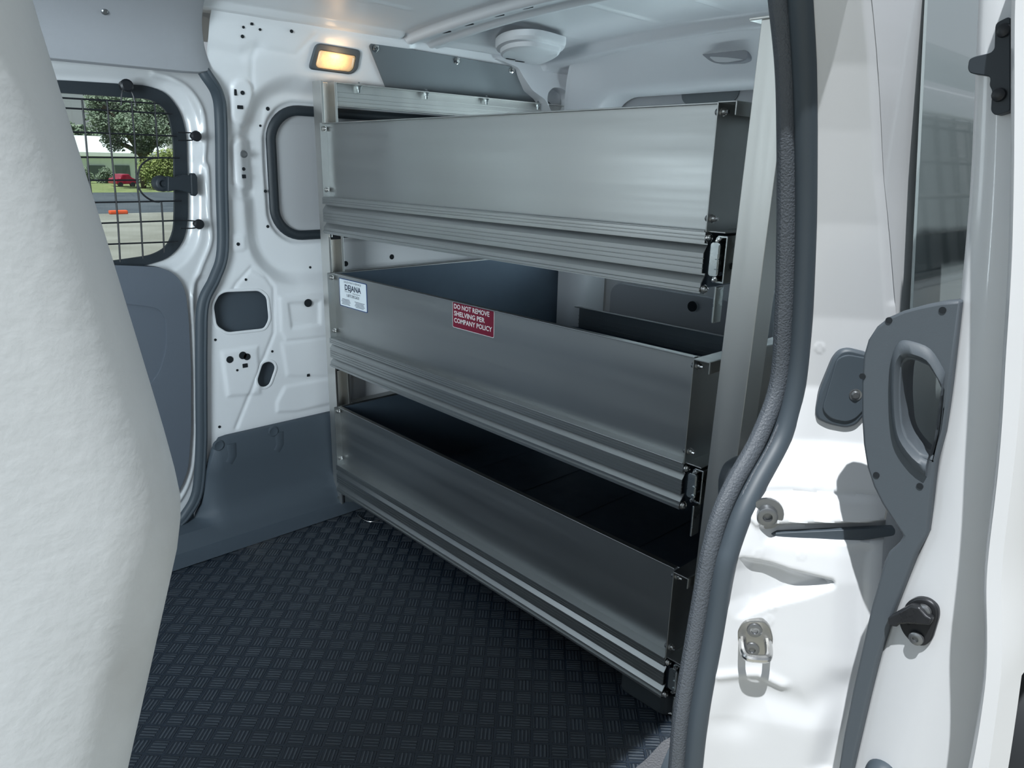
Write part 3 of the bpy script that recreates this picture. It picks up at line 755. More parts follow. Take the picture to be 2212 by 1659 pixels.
# stickers on the middle drawer
xf = X0 + .0099
bm = bmesh.new()
yl, yr, z1, z0 = 1.783, 1.642, .698, .621
prism(bm, [(xf, a, b_) for a, b_ in rrect((yl + yr) / 2, (z1 + z0) / 2, (yl - yr) / 2, (z1 - z0) / 2, .004, 4)], (-.0004, 0, 0), mi=1)
prism(bm, [(xf - .0005, a, b_) for a, b_ in rrect((yl + yr) / 2, (z1 + z0) / 2, (yl - yr) / 2 - .003, (z1 - z0) / 2 - .0022, .003, 4)], (-.0002, 0, 0), mi=0)
xt = xf - .0010; ym = (yl + yr) / 2; TX, TY = (0, -1, 0), (0, 0, 1)
text_bm(bm, 'SALES\u2022PARTS\u2022SERVICE', .0075, (xt, ym, .6875), TX, TY, 2, align='CENTER', condense=1.2)
text_bm(bm, 'DEJANA', .021, (xt, ym, .6685), TX, TY, 2, bold=.0006, align='CENTER', condense=1.08)
text_bm(bm, 'Truck and', .0055, (xt, ym + .03, .6630), TX, TY, 2, align='CENTER'); text_bm(bm, 'Utility Equipment', .0055, (xt, ym - .018, .6615), TX, TY, 2, align='CENTER')
text_bm(bm, '1.877.335.2621', .010, (xt, ym, .6510), TX, TY, 2, bold=.0002, align='CENTER', condense=1.1)
for j in range(5):
    for c_, w_ in ((ym + .037, .048), (ym - .033, .05)):
        zq = .6415 - j * .0034
        w2 = w_ * (.8 + .2 * ((j * 7 + int(c_ * 100)) % 3) / 2)
        vs = [bm.verts.new((xt, c_ + a * w2 / 2, zq + b_)) for a, b_ in ((1, 0), (-1, 0), (-1, .0013), (1, .0013))]; bm.faces.new(vs).material_index = 2
st = finish(bm, 'dealer_sticker', ['white_sticker', 'blue_ink', 'navy_ink'], D[1], recalc=False)
tag(st, 'white sticker with navy lettering and a blue border')
bm = bmesh.new(); yl, yr, z1, z0 = 1.282, 1.140, .7065, .6465
prism(bm, [(xf, a, b_) for a, b_ in rrect((yl + yr) / 2, (z1 + z0) / 2, (yl - yr) / 2, (z1 - z0) / 2, .004, 4)], (-.0004, 0, 0), mi=1)
prism(bm, [(xf - .0005, a, b_) for a, b_ in rrect((yl + yr) / 2, (z1 + z0) / 2, (yl - yr) / 2 - .0012, (z1 - z0) / 2 - .0012, .0035, 4)], (-.0002, 0, 0), mi=0)
for j, (tx, wd) in enumerate((('DO NOT REMOVE', .121), ('SHELVING PER', .106), ('COMPANY POLICY', .130))):
    text_bm(bm, tx, .0150, (xt, yl - .006, .6905 - j * .0158), TX, TY, 1, bold=.0003, width=wd)
st = finish(bm, 'warning_sticker', ['red_sticker', 'white_ink'], D[1], recalc=False); tag(st, 'dark red sticker with white capital lettering')

# ================================================================== FIXTURES ON THE FAR WALL AND ROOF
def lampp(px, py, o=.009): return hit(px, py, lambda P: P[1] - (1.862 - .40 * (P[2] - 1.2) - o))
# steel mounting plate
bm = bmesh.new()
pl = [lampp(*p) for p in ((797, 98), (804, 91), (1116, 145), (1128, 160), (1148, 192), (1184, 218), (1230, 260), (840, 205))]
prism(bm, round_poly(pl, .02, 4), (0, .004, 0)); mp_ = finish(bm, 'mounting_plate', 'plate_grey', bevel=.001)
tag(mp_, 'dark grey sheet-metal plate bolted high on the far wall behind the shelving', 'metal plate')
for px, py in ((811, 104), (987, 131), (1106, 151)):
    p = lampp(px, py); bm = bmesh.new(); lathe(bm, p, (0, -1, -.3), [(-.003, .0115), (.0005, .0115), (.001, .008), (.006, .0075), (.007, .005), (.007, 0)], 6 if px else 6); finish(bm, 'bolt', 'steel', mp_)
# interior lamp
lc = lampp(727, 128); lamp = empty('interior_lamp', lc); tag(lamp, 'lit amber interior lamp in a grey surround on the far wall', 'lamp')
hous = [lampp(*p) for p in ((684, 92), (781, 108), (774, 150), (760, 161), (668, 149), (676, 120))]
lens = [lampp(*p) for p in ((691, 108), (769, 121), (764, 148), (756, 155), (688, 146), (683, 140))]
bm = bmesh.new(); prism(bm, round_poly(hous, .014, 5), (0, .03, 0), [round_poly(lens, .006, 4)]); finish(bm, 'lamp_housing', 'grey_plastic', lamp, smooth=True, bevel=.003)
bm = bmesh.new(); loop = round_poly(lens, .006, 4); c0 = sum(loop, Vector()) / len(loop)
rings = []
for k, (s_, o_) in enumerate(((1.0, .002), (.97, -.001), (.8, -.003), (.4, -.004))):
    rings.append([bm.verts.new(Vector((0, o_ , 0)) + c0 + (Vector(p) - c0) * s_ - c0) for p in loop])
for A, B in zip(rings, rings[1:]):
    for i in range(len(A)): bm.faces.new((A[i - 1], A[i], B[i], B[i - 1]))
bm.faces.new(rings[-1])
for v in bm.verts: pass
me = bpy.data.meshes.new('lamp_lens'); bmesh.ops.recalc_face_normals(bm, faces=bm.faces); bm.to_mesh(me); bm.free()
ln = bpy.data.objects.new('lamp_lens', me); COL.objects.link(ln); me.materials.append(MAT['lens']); ln.parent = lamp; ln.location = c0 - Vector(lc)
me.polygons.foreach_set('use_smooth', [True] * len(me.polygons))
tag(ln, 'glowing amber ribbed lens')
# round cover in the roof corner
cc = [hit(*p, lambda P: P[2] - 1.312) for p in ((1070, 112), (1085, 100), (1115, 93), (1160, 93), (1205, 103), (1222, 110), (1205, 125), (1165, 139), (1120, 133), (1080, 124))]
bm = bmesh.new(); loop = smooth_pts([Vector((p[0], p[1], 0)) for p in cc], 4, True); c0 = sum(loop, Vector()) / len(loop); rings = []
for s_, z_ in ((1.0, 1.345), (1.0, 1.330), (.97, 1.322), (.86, 1.319), (.84, 1.308), (.78, 1.304), (.3, 1.302)):
    rings.append([bm.verts.new((c0.x + (p.x - c0.x) * s_, c0.y + (p.y - c0.y) * s_, z_)) for p in loop])
for A, B in zip(rings, rings[1:]):
    for i in range(len(A)): bm.faces.new((A[i - 1], A[i], B[i], B[i - 1]))
bm.faces.new(rings[-1]); cv = finish(bm, 'corner_cover', 'paint_in_lifted', smooth=True, angle=28)
tag(cv, 'white oval moulded cover under the roof in the far rear corner', 'cover')
bm = bmesh.new()
for px, py in ((1103, 130), (1123, 135)):
    p = WZ(px, py, 1.300); prism(bm, [(p[0] + a, p[1] + b_, 1.3035) for a, b_ in rrect(0, 0, .018, .004, .003, 2)], (0, 0, -.0015))
finish(bm, 'cover_slot', 'hole', cv)
# handle lamp in the rear header
bm = bmesh.new(); hp = [WX(*p, 1.865) for p in ((1513, 115), (1522, 107), (1600, 103), (1616, 112), (1614, 128), (1598, 135), (1545, 137), (1530, 130))]
prism(bm, round_poly(hp, .012, 4), (.03, 0, 0)); hb = finish(bm, 'header_lamp', 'headliner', bevel=.003, smooth=True)
tag(hb, 'small grey lens unit set in the rear roof header', 'roof lamp')
bm = bmesh.new(); hp = [WX(*p, 1.855) for p in ((1530, 122), (1545, 134), (1570, 134), (1605, 128), (1570, 124))]
prism(bm, round_poly(hp, .01, 4), (.012, 0, 0)); finish(bm, 'lens', 'paint', hb, bevel=.003, smooth=True)

# ================================================================== NEAR SIDE: door seal, jamb, quarter glass
SY = .385
TUB = [(1715, -120), (1722, -40), (1726, 0), (1735, 141), (1738, 282), (1738, 480), (1731, 681), (1717, 829), (1687, 944), (1633, 1045), (1600, 1113), (1576, 1180), (1561, 1235), (1539, 1370), (1509, 1538), (1496, 1659), (1488, 1760)]
LEA = [(1672, -120), (1680, -40), (1684, 0), (1697, 141), (1700, 282), (1699, 480), (1693, 681), (1681, 829), (1640, 944), (1585, 1045), (1555, 1113), (1536, 1180), (1525, 1235), (1501, 1370), (1473, 1538), (1462, 1659), (1455, 1760)]
def seal_path(P_, y):
    pts = [tuple(WY(px, py, y)) for px, py in P_]
    t = pts[0]; pts = [(t[0] - .9, y, 1.235), (t[0] - .10, y, 1.235), (t[0] - .045, y, 1.225)] + pts
    b_ = pts[-1]; pts += [(b_[0] - .005, y, .03), (b_[0] - .03, y, -.005), (b_[0] - .10, y, -.012), (b_[0] - .9, y, -.012)]
    return pts
tp_ = seal_path(TUB, SY - .003); lp_ = seal_path(LEA, SY + .012)
bm = bmesh.new(); tube(bm, smooth_pts(tp_, 6), .0135, 14, .0128, up=(0, 1, 0)); s2 = finish(bm, 'trim_4', 'rubber', smooth=True); tag(s2, kind='structure')
bm = bmesh.new(); tube(bm, smooth_pts(lp_, 6), .010, 12, .0125, up=(0, 1, 0))
sm_ = smooth_pts([(a + .0105, b_ - .012, c) for a, b_, c in lp_], 6)
tube(bm, sm_, .0018, 6, .0018, up=(0, 1, 0)); s3 = finish(bm, 'trim_5', 'leather', smooth=True); tag(s3, kind='structure')
# jamb surface X = XJ(Y, z)
tz = [p[2] for p in tp_[2:-4]]; txx = [p[0] for p in tp_[2:-4]]
TZ = np.array(tz[::-1]); TXX = np.array(txx[::-1]); TZ = np.concatenate([[-.2, 0], TZ]); TXX = np.concatenate([[TXX[0], TXX[0]], TXX])
def YO(z): return np.interp(z, [-.2, .3, .5, .62, .8, 1.0, 1.3], [.20, .215, .235, .26, .295, .32, .34])     # outer body line
def XJ(y, z):
    y = np.asarray(y, float); xs = np.interp(z, TZ, TXX)
    out = np.clip((.375 - y) / .035, 0, 1); out = out * out * (3 - 2 * out)
    d = .375 - YO(z); f = np.clip((.375 - y) / d, 0, 1.2)
    rec = np.interp(z, [0, .25, .45, .6, .75, 1.3], [.01, .015, .030, .040, .012, .004])
    corner = .05 * np.clip((f - .88) / .22, 0, 1.5) ** 2.0
    return xs - .002 + (rec * .35) * out + .7 * (.375 - y) + corner * .6
fj = lambda P: P[0] - float(XJ(P[1], P[2]))
def jl(px, py): p = hit(px, py, fj, .4, 2.0); return (p[1], p[2])
U4 = np.linspace(.14, .375, 110); V4 = np.arange(-.12, 1.24, .0032)
Yj, Zj = np.meshgrid(U4, V4, indexing='ij')
Yj = .378 - (.375 - Yj) / .235 * (.378 - YO(Zj))      # squeeze to the outer line
hj = np.zeros_like(Yj)                                  # positive = proud towards -X
def jp(pts): return [jl(*p) for p in pts]
hj -= .020 * step(sd_poly(Yj, Zj, jp([(1645, 1138), (1935, 1120), (1935, 1155), (1800, 1166), (1655, 1166)])), .008)
hj += .006 * step(sd_poly(Yj, Zj, jp([(1628, 1072), (1960, 1066), (1960, 1132), (1640, 1140), (1622, 1120)])), .006)
hj -= .004 * ridge(sd_line(Yj, Zj, jp([(1630, 1063), (1960, 1062)])), .003)
hj -= .022 * step(sd_poly(Yj, Zj, jp([(1583, 1300), (1582, 1240), (1600, 1215), (1700, 1240), (1790, 1262), (1740, 1280), (1660, 1300), (1600, 1325)])), .016)
hj += .005 * ridge(sd_line(Yj, Zj, jp([(1560, 1460), (1640, 1455), (1690, 1480)])), .006)
hj -= .010 * ridge(sd_line(Yj, Zj, jp([(1780, 1659), (1800, 1600), (1850, 1450), (1860, 1200)])), .012)
hj -= .006 * ridge(sd_line(Yj, Zj, jp([(1580, 1560), (1640, 1500), (1740, 1530), (1810, 1490)])), .02)
hj -= .003 * ridge(sd_line(Yj, Zj, jp([(1890, 0), (1912, 0 + 300), (1928, 650)])), .003)
for px, py in ((1771, 751), (1768, 1045), (1638, 1197), (1732, 1199), (1667, 1310), (1662, 1340), (1657, 1461), (1700, 1010)):
    a = jl(px, py); rr_ = np.hypot(Yj - a[0], Zj - a[1]); hj += .0012 * ridge(rr_ - .0035, .0012)
bm = bmesh.new(); grid(bm, U4, V4, np.stack([XJ(Yj, Zj) - hj, Yj, Zj], -1))
jamb = finish(bm, 'wall_right', 'paint', smooth=True, angle=60); tag(jamb, kind='structure')
JN = Vector((-.82, -.57, 0)).normalized()
def jpl(pts, P0, off):
    P0 = Vector(P0) + JN * off; out = []
    for px, py in pts:
        r = Vector(ray(px, py)); E = Vector(EYE); out.append(E + r * ((P0 - E).dot(JN) / r.dot(JN)))
    return out
def j3(px, py, off=0): p = hit(px, py, fj, .4, 2.0); return Vector((p[0] - off, p[1], p[2]))
bm = bmesh.new(); lp = [j3(*p, -.004) for p in ((1652, 1146), (1930, 1133), (1930, 1150), (1860, 1160), (1760, 1160), (1700, 1166), (1660, 1160))]
prism(bm, round_poly(jpl([(1652, 1146), (1930, 1133), (1930, 1150), (1860, 1160), (1760, 1160), (1700, 1166), (1660, 1160)], j3(1760, 1150), -.010), .004, 3), JN * .008); finish(bm, 'track_rubber', 'rubber', jamb, smooth=True, bevel=.002)
# outer body skin of the near side behind the jamb and quarter window
bm = bmesh.new(); zz = np.linspace(.10, 1.3, 40); xx = np.linspace(.0, 1.0, 20); P = np.zeros((20, 40, 3))
for i in range(20):
    for j in range(40):
        yo = float(YO(zz[j])); x0_ = float(XJ(yo, zz[j])); P[i, j] = (x0_ - .0 + (2.15 - x0_) * xx[i], yo - .003 * math.sin(min(1, xx[i] * 6) * math.pi / 2), zz[j])
grid(bm, xx, zz, P); tag(finish(bm, 'wall_right', 'paint', smooth=True), kind='structure')
bm = bmesh.new(); qg = [(x, y) for x, y in rrect(1.33, .93, .460, .29, .02)]
prism(bm, [(x, float(YO(z)) - .008, z) for x, z in qg], (0, .003, 0)); wq = finish(bm, 'window_2', 'quarter_glass', smooth=True); tag(wq, kind='structure')
# round socket bolt, striker, rubber pad
p = j3(1660, 1108, .004); bo = bmesh.new()
lathe(bo, p, JN, [(-.004, .019), (.0, .019), (.001, .012), (.009, .0115), (.010, .010), (.010, .0055), (.004, .005), (.004, 0)], 24)
o = finish(bo, 'socket_bolt', 'bolt_grey', smooth=True); tag(o, 'large dark socket-head bolt on the white strip of the rear door jamb', 'bolt')
stx = j3(1630, 1385); Xs0 = stx.x
st = empty('door_striker', stx); tag(st, 'bare metal U-loop door striker bolted to the sunlit white jamb', 'striker')
bm = bmesh.new(); base = jpl([(1608, 1342), (1650, 1341), (1664, 1356), (1671, 1380), (1666, 1412), (1650, 1424), (1606, 1422), (1590, 1408), (1592, 1362)], stx, .004)
prism(bm, round_poly(base, .006, 3), -JN * .012); finish(bm, 'striker_plate', 'steel_dull', st, bevel=.0015)
for q in ((1630, 1361), (1624, 1402)):
    bm = bmesh.new(); lathe(bm, jpl([q], stx, .004)[0], JN, [(0, .0088), (.002, .0085), (.003, .006), (.003, .004), (.001, .0036), (.001, 0)], 20); finish(bm, 'striker_screw', 'bolt_grey', st, smooth=True)
bm = bmesh.new()
a0, a1 = jpl([(1604, 1380), (1658, 1384)], stx, .003); fw = JN * .030 + Vector((0, 0, -.004)); tt = (a1 - a0).normalized()
lpp = [a0, a0 + fw * .55, a0 + fw * .9 + tt * .002, a0 + fw + tt * .007, a1 + fw - tt * .007, a1 + fw * .9 - tt * .002, a1 + fw * .55, a1]
tube(bm, smooth_pts(lpp, 5), .0046, 10, up=(0, 0, 1)); finish(bm, 'striker_loop', 'steel', st, smooth=True)
def jloop(pts, off): return jpl(pts, j3(1830, 850), off)
padp = [(1762, 890), (1770, 850), (1800, 775), (1815, 758), (1835, 754), (1880, 765), (1900, 860), (1850, 920), (1828, 926), (1790, 918), (1765, 906)]
bm = bmesh.new(); prism(bm, round_poly(jloop(padp, .012), .006, 3), -JN * .016); pad = finish(bm, 'rubber_pad', 'rubber', smooth=True, bevel=.003)
tag(pad, 'dark grey rounded rubber buffer pad on the white door jamb', 'buffer')
bm = bmesh.new(); pin = [(1776, 885), (1808, 775), (1830, 766), (1880, 775), (1890, 860), (1848, 905), (1828, 912), (1795, 905)]
prism(bm, round_poly(jloop(pin, .0145), .006, 3), -JN * .003); finish(bm, 'pad_face', 'rubber', pad, bevel=.001)
bm = bmesh.new(); q = jloop([(1848, 853)], .0145)[0]; lathe(bm, q, JN, [(0, .007), (.001, .0068), (.0005, .005), (.003, .0035), (.003, 0)], 20); finish(bm, 'pad_screw', 'bolt_grey', pad, smooth=True)

# ---------- open sliding door beside the body
DX = .750
LB = [(2112, -80), (2109, 0), (2098, 262), (2092, 411), (2078, 560), (2071, 650), (2050, 830), (2036, 935), (2016, 1000), (2002, 1150), (1976, 1197), (1928, 1320), (1894, 1420), (1872, 1510), (1838, 1659), (1815, 1760)]
BB = [(2184, -80), (2182, 0), (2182, 300), (2180, 450), (2175, 620), (2165, 735), (2155, 945), (2137, 1115), (2121, 1230), (2120, 1300), (2129, 1400), (2124, 1450), (2110, 1560), (2092, 1659), (2070, 1760)]
RB = [(2240, -80), (2236, 0), (2232, 300), (2225, 600), (2210, 900), (2191, 1060), (2170, 1230), (2166, 1280), (2176, 1400), (2170, 1470), (2156, 1560), (2144, 1659), (2125, 1760)]
def zcurve(P_, x):
    q = [WX(*p, x) for p in P_]; z = np.array([a[2] for a in q])[::-1]; y = np.array([a[1] for a in q])[::-1]; return z, y
zl, yl_ = zcurve(LB, DX); zb_, yb_ = zcurve(BB, DX - .05); zr_, yr_ = zcurve(RB, DX - .045)
vz = np.arange(.24, 1.20, .012)
sm5 = lambda a: np.convolve(np.pad(a, 3, 'edge'), np.ones(7) / 7, 'valid')
YLc, YBc, YRc = sm5(np.interp(vz, zl, yl_)), sm5(np.interp(vz, zb_, yb_)), sm5(np.interp(vz, zr_, yr_))
bm = bmesh.new(); cols = 12; P = np.zeros((cols, len(vz), 3))
for j, z in enumerate(vz):
    a, b_, c = YLc[j], YBc[j], YRc[j]
    sec = [(DX + .90, a - .005), (DX + .10, a + .0), (DX + .03, a + .001), (DX + .006, a), (DX, a - .006), (DX, (a + b_) / 2), (DX + .002, b_ + .006), (DX - .044, b_ + .001), (DX - .05, b_ - .003), (DX - .047, c + .002), (DX - .02, c - .008), (DX + .90, c - .03)]
    for i, (x, y) in enumerate(sec): P[i, j] = (x, y, z)
kp = np.ones((cols - 1, len(vz) - 1), bool)
kp[0, :] = ~((vz[:-1] > .86) & (vz[:-1] < 1.13)); 
kp[10, :] = vz[:-1] > .56; kp[9, :] = vz[:-1] > .30
grid(bm, list(range(cols)), vz, P, kp)
door2 = finish(bm, 'door_2', 'paint', smooth=True, angle=50); tag(door2, kind='structure')
bm = bmesh.new()    # white window frame ring and pane on the inner side (seen mirrored in the quarter glass)
ring_o = rrect(1.32, .995, .46, .16, .08); ring_i = rrect(1.32, .995, .41, .12, .06)
prism(bm, [(x, .190, z) for x, z in ring_o], (0, .01, 0), [[(x, .190, z) for x, z in ring_i]])
finish(bm, 'window_frame', 'paint', door2, smooth=True, bevel=.004)
bm = bmesh.new(); prism(bm, [(x, .188, z) for x, z in ring_i], (0, .003, 0)); finish(bm, 'window_pane', 'clear_glass', door2)
g2 = empty('window_guard', (1.2, .205, .99)); tag(g2, 'wire guard on the inside of the open near door, mirrored in the quarter glass', 'window guard')
bm = bmesh.new()
for q in np.arange(.94, 1.68, .075): tube(bm, [(q, .205, .88), (q, .205, 1.11)], .002, 6)
for q in np.arange(.885, 1.12, .055): tube(bm, [(.91, .205, q), (1.72, .205, q)], .002, 6)
finish(bm, 'wire_grid', 'black', g2, smooth=True)
for q in (.93, 1.03):
    bm = bmesh.new(); lathe(bm, (.895, .200, q), (0, 1, 0), [(0, .008), (.012, .0085), (.02, .012), (.025, .008), (.026, 0)], 12); finish(bm, 'mounting_clip', 'black', g2, smooth=True)
# inner trim with pull opening, standing proud of the inner skin
HX = .742
outl = [(2073, 649), (2035, 652), (1990, 661), (1950, 672), (1918, 686), (1893, 706), (1874, 735), (1864, 770), (1860, 830), (1860, 900), (1864, 960), (1872, 1010), (1886, 1052), (1905, 1090), (1931, 1130), (1950, 1158), (1942, 1172), (1919, 1193), (1909, 1215), (1896, 1262), (1882, 1310), (1862, 1400), (1842, 1490), (1822, 1590), (1805, 1700)]
rgt = [(p[0] + 3, p[1]) for p in LB if 650 <= p[1] <= 1700][::-1]
rgt = [(1832, 1700)] + rgt[:-1]
hole = [(1961, 777), (1980, 780), (2004, 791), (2022, 818), (2035, 848), (2031, 900), (2024, 950), (2015, 988), (1987, 980), (1959, 948), (1947, 915), (1943, 857), (1945, 805), (1951, 786)]
bm = bmesh.new()
prism(bm, [Vector(WX(*p, HX)) for p in outl + rgt], (.022, 0, 0), [[Vector(WX(*p, HX)) for p in hole]])
ht_ = finish(bm, 'pull_trim', 'grey_plastic', door2, smooth=True, angle=40, bevel=.003)
bm = bmesh.new()     # raised collar round the opening
cen = Vector(WX(1990, 880, HX)); ro_, ri_ = [], []
hl3 = smooth_pts([Vector(WX(*p, HX)) for p in hole], 3, True)
rr3 = []
for s_, o_ in ((1.42, .001), (1.36, -.004), (1.16, -.006), (1.05, -.001), (1.02, .014), (1.0, .035)):
    rr3.append([bm.verts.new(cen + (p - cen) * s_ + Vector((o_, 0, 0))) for p in hl3])
for A, B in zip(rr3, rr3[1:]):
    for i in range(len(A)): bm.faces.new((A[i - 1], A[i], B[i], B[i - 1]))
lim = {}
for v in bm.verts:
    yl2 = np.interp(v.co.z, zl, yl_)
    if v.co.y < yl2 + .002: v.co.y = yl2 + .002
    if v.co.z > 1: pass
finish(bm, 'pull_collar', 'grey_plastic', door2, smooth=True, angle=60)
bm = bmesh.new()
for q in ((1920, 692), (2036, 670), (1863, 813), (1893, 1026), (1987, 1050)):
    lathe(bm, Vector(WX(*q, HX - .0005)), (-1, 0, 0), [(-.001, .0031), (.0004, .0031), (.0004, 0)], 14)
finish(bm, 'screw_recess', 'hole', door2)
# black catch bracket on the door edge
ct = empty('door_catch', Vector(WX(1980, 1355, DX))); tag(ct, 'black two-screw catch bracket on the open sliding door edge', 'catch')
bm = bmesh.new(); cp = [(1957, 1302), (1980, 1291), (2005, 1295), (2025, 1312), (2027, 1335), (2012, 1385), (1995, 1398), (1972, 1393), (1950, 1370), (1940, 1345)]
prism(bm, round_poly([Vector(WX(*p, DX - .006)) for p in cp], .008, 4), (.009, 0, 0)); finish(bm, 'catch_plate', 'black_metal', ct, smooth=True, bevel=.002)
bm = bmesh.new(); cp = [(1916, 1336), (1935, 1325), (1965, 1308), (1985, 1312), (2000, 1330), (2014, 1338), (2008, 1352), (1960, 1348), (1940, 1350), (1937, 1356), (1918, 1352)]
prism(bm, [Vector(WX(*p, DX - .016)) for p in cp], (.010, 0, 0)); finish(bm, 'catch_tongue', 'black_metal', ct, smooth=True, bevel=.002)
for q in ((1996, 1319), (1980, 1378)):
    bm = bmesh.new(); lathe(bm, Vector(WX(*q, DX - .007)), (-1, 0, 0), [(0, .0072), (.003, .0068), (.0042, .005), (.0042, .003), (.002, .003), (.002, 0)], 18); finish(bm, 'catch_screw', 'bolt_grey', ct, smooth=True)
# black roller arm at the top of the door edge
ra = empty('roller_bracket', Vector(WX(2150, 150, DX))); tag(ra, 'black plastic guide block near the top of the open sliding door edge', 'bracket')
bm = bmesh.new(); cp = [(2150, 50), (2182, 34), (2182, 240), (2150, 250), (2140, 240), (2143, 195), (2137, 185), (2140, 165), (2095, 158), (2090, 148), (2093, 128), (2105, 122), (2140, 114), (2148, 105)]
prism(bm, round_poly([Vector(WX(*p, DX - .012)) for p in cp], .003, 3), (.016, 0, 0)); finish(bm, 'bracket_body', 'seal_dark', ra, smooth=True, bevel=.002)
for q in ((2168, 66), (2158, 205)):
    bm = bmesh.new(); lathe(bm, Vector(WX(*q, DX - .013)), (-1, 0, 0), [(0, .0055), (.003, .005), (.004, .003), (.004, 0)], 14); finish(bm, 'bracket_screw', 'black', ra, smooth=True)
bm = bmesh.new(); q = Vector(WX(1906, 1672, DX)); lathe(bm, q, (-1, 0, 0), [(0, .017), (.006, .0165), (.012, .012), (.014, .006), (.014, 0)], 24)
o = finish(bm, 'rubber_stop', 'rubber', smooth=True); tag(o, 'round black rubber stop low on the open sliding door edge', 'rubber stop')
# sill tread strip and inner sill bracket at the near bottom
bm = bmesh.new(); q = [WZ(*p, .012) for p in ((1368, 1662), (1395, 1640), (1432, 1600), (1448, 1592), (1475, 1600), (1480, 1660), (1440, 1800), (1240, 1800))]
prism(bm, round_poly([(a[0], a[1], .001) for a in q], .006, 3), (0, 0, .011)); t7 = finish(bm, 'trim_7', 'sill', bevel=.003); tag(t7, kind='structure')
bm = bmesh.new(); q = [WY(*p, .50) for p in ((1470, 1585), (1452, 1600), (1440, 1625), (1425, 1662), (1415, 1760), (1520, 1760), (1520, 1585))]
prism(bm, round_poly([Vector(a) for a in q], .008, 3), (0, -.05, 0)); finish(bm, 'sill_end', 'rubber', t7, smooth=True, bevel=.006)
bm = bmesh.new(); box(bm, -.9, .98, .36, .42, -.05, -.002); t8 = finish(bm, 'trim_8', 'paint', bevel=.01); tag(t8, kind='structure')
# grey wheel-arch box trim glimpsed behind the right post
bm = bmesh.new(); q = [WY(*p, .52) for p in ((1547, 1110), (1549, 1030), (1560, 1000), (1585, 982), (1625, 976), (1680, 985), (1700, 1050), (1700, 1250), (1560, 1250))]
prism(bm, round_poly([Vector(a) for a in q], .02, 4), (0, -.08, 0)); o = finish(bm, 'arch_cover', 'grey_plastic', smooth=True, bevel=.01)
tag(o, 'grey rounded plastic cover between the right shelving post and the door seal', 'cover')

# ================================================================== FOREGROUND SEAT
sil = [(105, -120), (134, 0), (178, 150), (240, 360), (300, 560), (358, 760), (404, 920), (428, 1010), (440, 1060), (442, 1095), (437, 1150), (408, 1280), (374, 1430), (349, 1540), (322, 1659), (300, 1760)]
sp_ = [WY(px, py, .44) for px, py in sil]; szs = np.array([p[2] for p in sp_])[::-1]; sxs = np.array([p[0] for p in sp_])[::-1]
zz = np.arange(.46, 1.20, .014); bm = bmesh.new(); rings = []
for z in zz:
    xe_ = float(np.interp(z, szs, sxs)); e = 1.0
    
    rx, ry = .105 * e, .22; cx_ = xe_ - rx; cy_ = .62; ring = []
    for k in range(48):
        a = 2 * math.pi * k / 48; c, s_ = math.cos(a), math.sin(a); n_ = .5
        ring.append(bm.verts.new((cx_ + rx * math.copysign(abs(c) ** n_, c), cy_ + ry * math.copysign(abs(s_) ** n_, s_), z)))
    rings.append(ring)
for A, B in zip(rings, rings[1:]):
    for k in range(48): bm.faces.new((A[k - 1], A[k], B[k], B[k - 1]))
bm.faces.new(rings[0]); bm.faces.new(rings[-1][::-1])
seat = empty('front_seat', (.0, .66, .0)); tag(seat, 'pale fabric-covered front seat back with dirt marks, close at the left', 'seat')
finish(bm, 'backrest', 'seat_fabric', seat, smooth=True, angle=70)
bm = bmesh.new(); box(bm, -.50, .0, .46, .88, .32, .46); finish(bm, 'seat_cushion', 'seat_fabric', seat, bevel=.05, seg=5, smooth=True)
bm = bmesh.new(); box(bm, -.45, .0, .50, .84, .0, .32); finish(bm, 'seat_base', 'liner', seat, bevel=.02)

# ================================================================== OUTSIDE
def plane(name, x0, x1, y0, y1, z, m_):
    bm = bmesh.new(); vs = [bm.verts.new(p) for p in ((x0, y0, z), (x1, y0, z), (x1, y1, z), (x0, y1, z))]; bm.faces.new(vs); o = finish(bm, name, m_, recalc=False); tag(o, kind='structure'); return o
GZ = -.60
plane('ground', -80, 80, -60, 24.3, GZ, 'concrete'); plane('roadway', -80, 80, 24.3, 39, GZ, 'asphalt'); plane('lawn', -80, 120, 39, 120, GZ, 'grass')
def far(px, py, y): return WY(px, py, y)
a, b_ = far(236, 460, 24), far(275, 459, 24); bm = bmesh.new(); box(bm, a[0], b_[0], 23.9, 24.1, GZ, GZ + .11)
o = finish(bm, 'parking_block', 'orange', bevel=.03); tag(o, 'orange parking block on the lot seen through the wire guard', 'parking block')
# building
a, b_ = far(60, 335, 60), far(380, 390, 60); bd = empty('warehouse', (a[0], 60, GZ)); tag(bd, 'long pale low building with a white roof beyond the lot', 'building')
zt_ = far(200, 337, 60)[2]; zr_t = far(200, 300, 62)[2]
bm = bmesh.new(); box(bm, a[0] - 6, b_[0] + 4, 60, 70, GZ, zt_); finish(bm, 'wall', 'building', bd)
bm = bmesh.new(); prism(bm, [(a[0] - 7, 59.5, zt_), (a[0] - 7, 59.5, zt_ + .25), (a[0] - 7, 66, zr_t + .3), (a[0] - 7, 70, zt_)], (b_[0] - a[0] + 12, 0, 0)); finish(bm, 'roof', 'roof_white', bd)
c, d_ = far(247, 357, 60), far(282, 383, 60); bm = bmesh.new(); box(bm, c[0], d_[0], 59.9, 60, d_[2], c[2]); finish(bm, 'window', 'dark_window', bd)
c, d_ = far(190, 357, 60), far(230, 383, 60); bm = bmesh.new(); box(bm, c[0], d_[0], 59.9, 60, d_[2], c[2]); finish(bm, 'window', 'dark_window', bd)
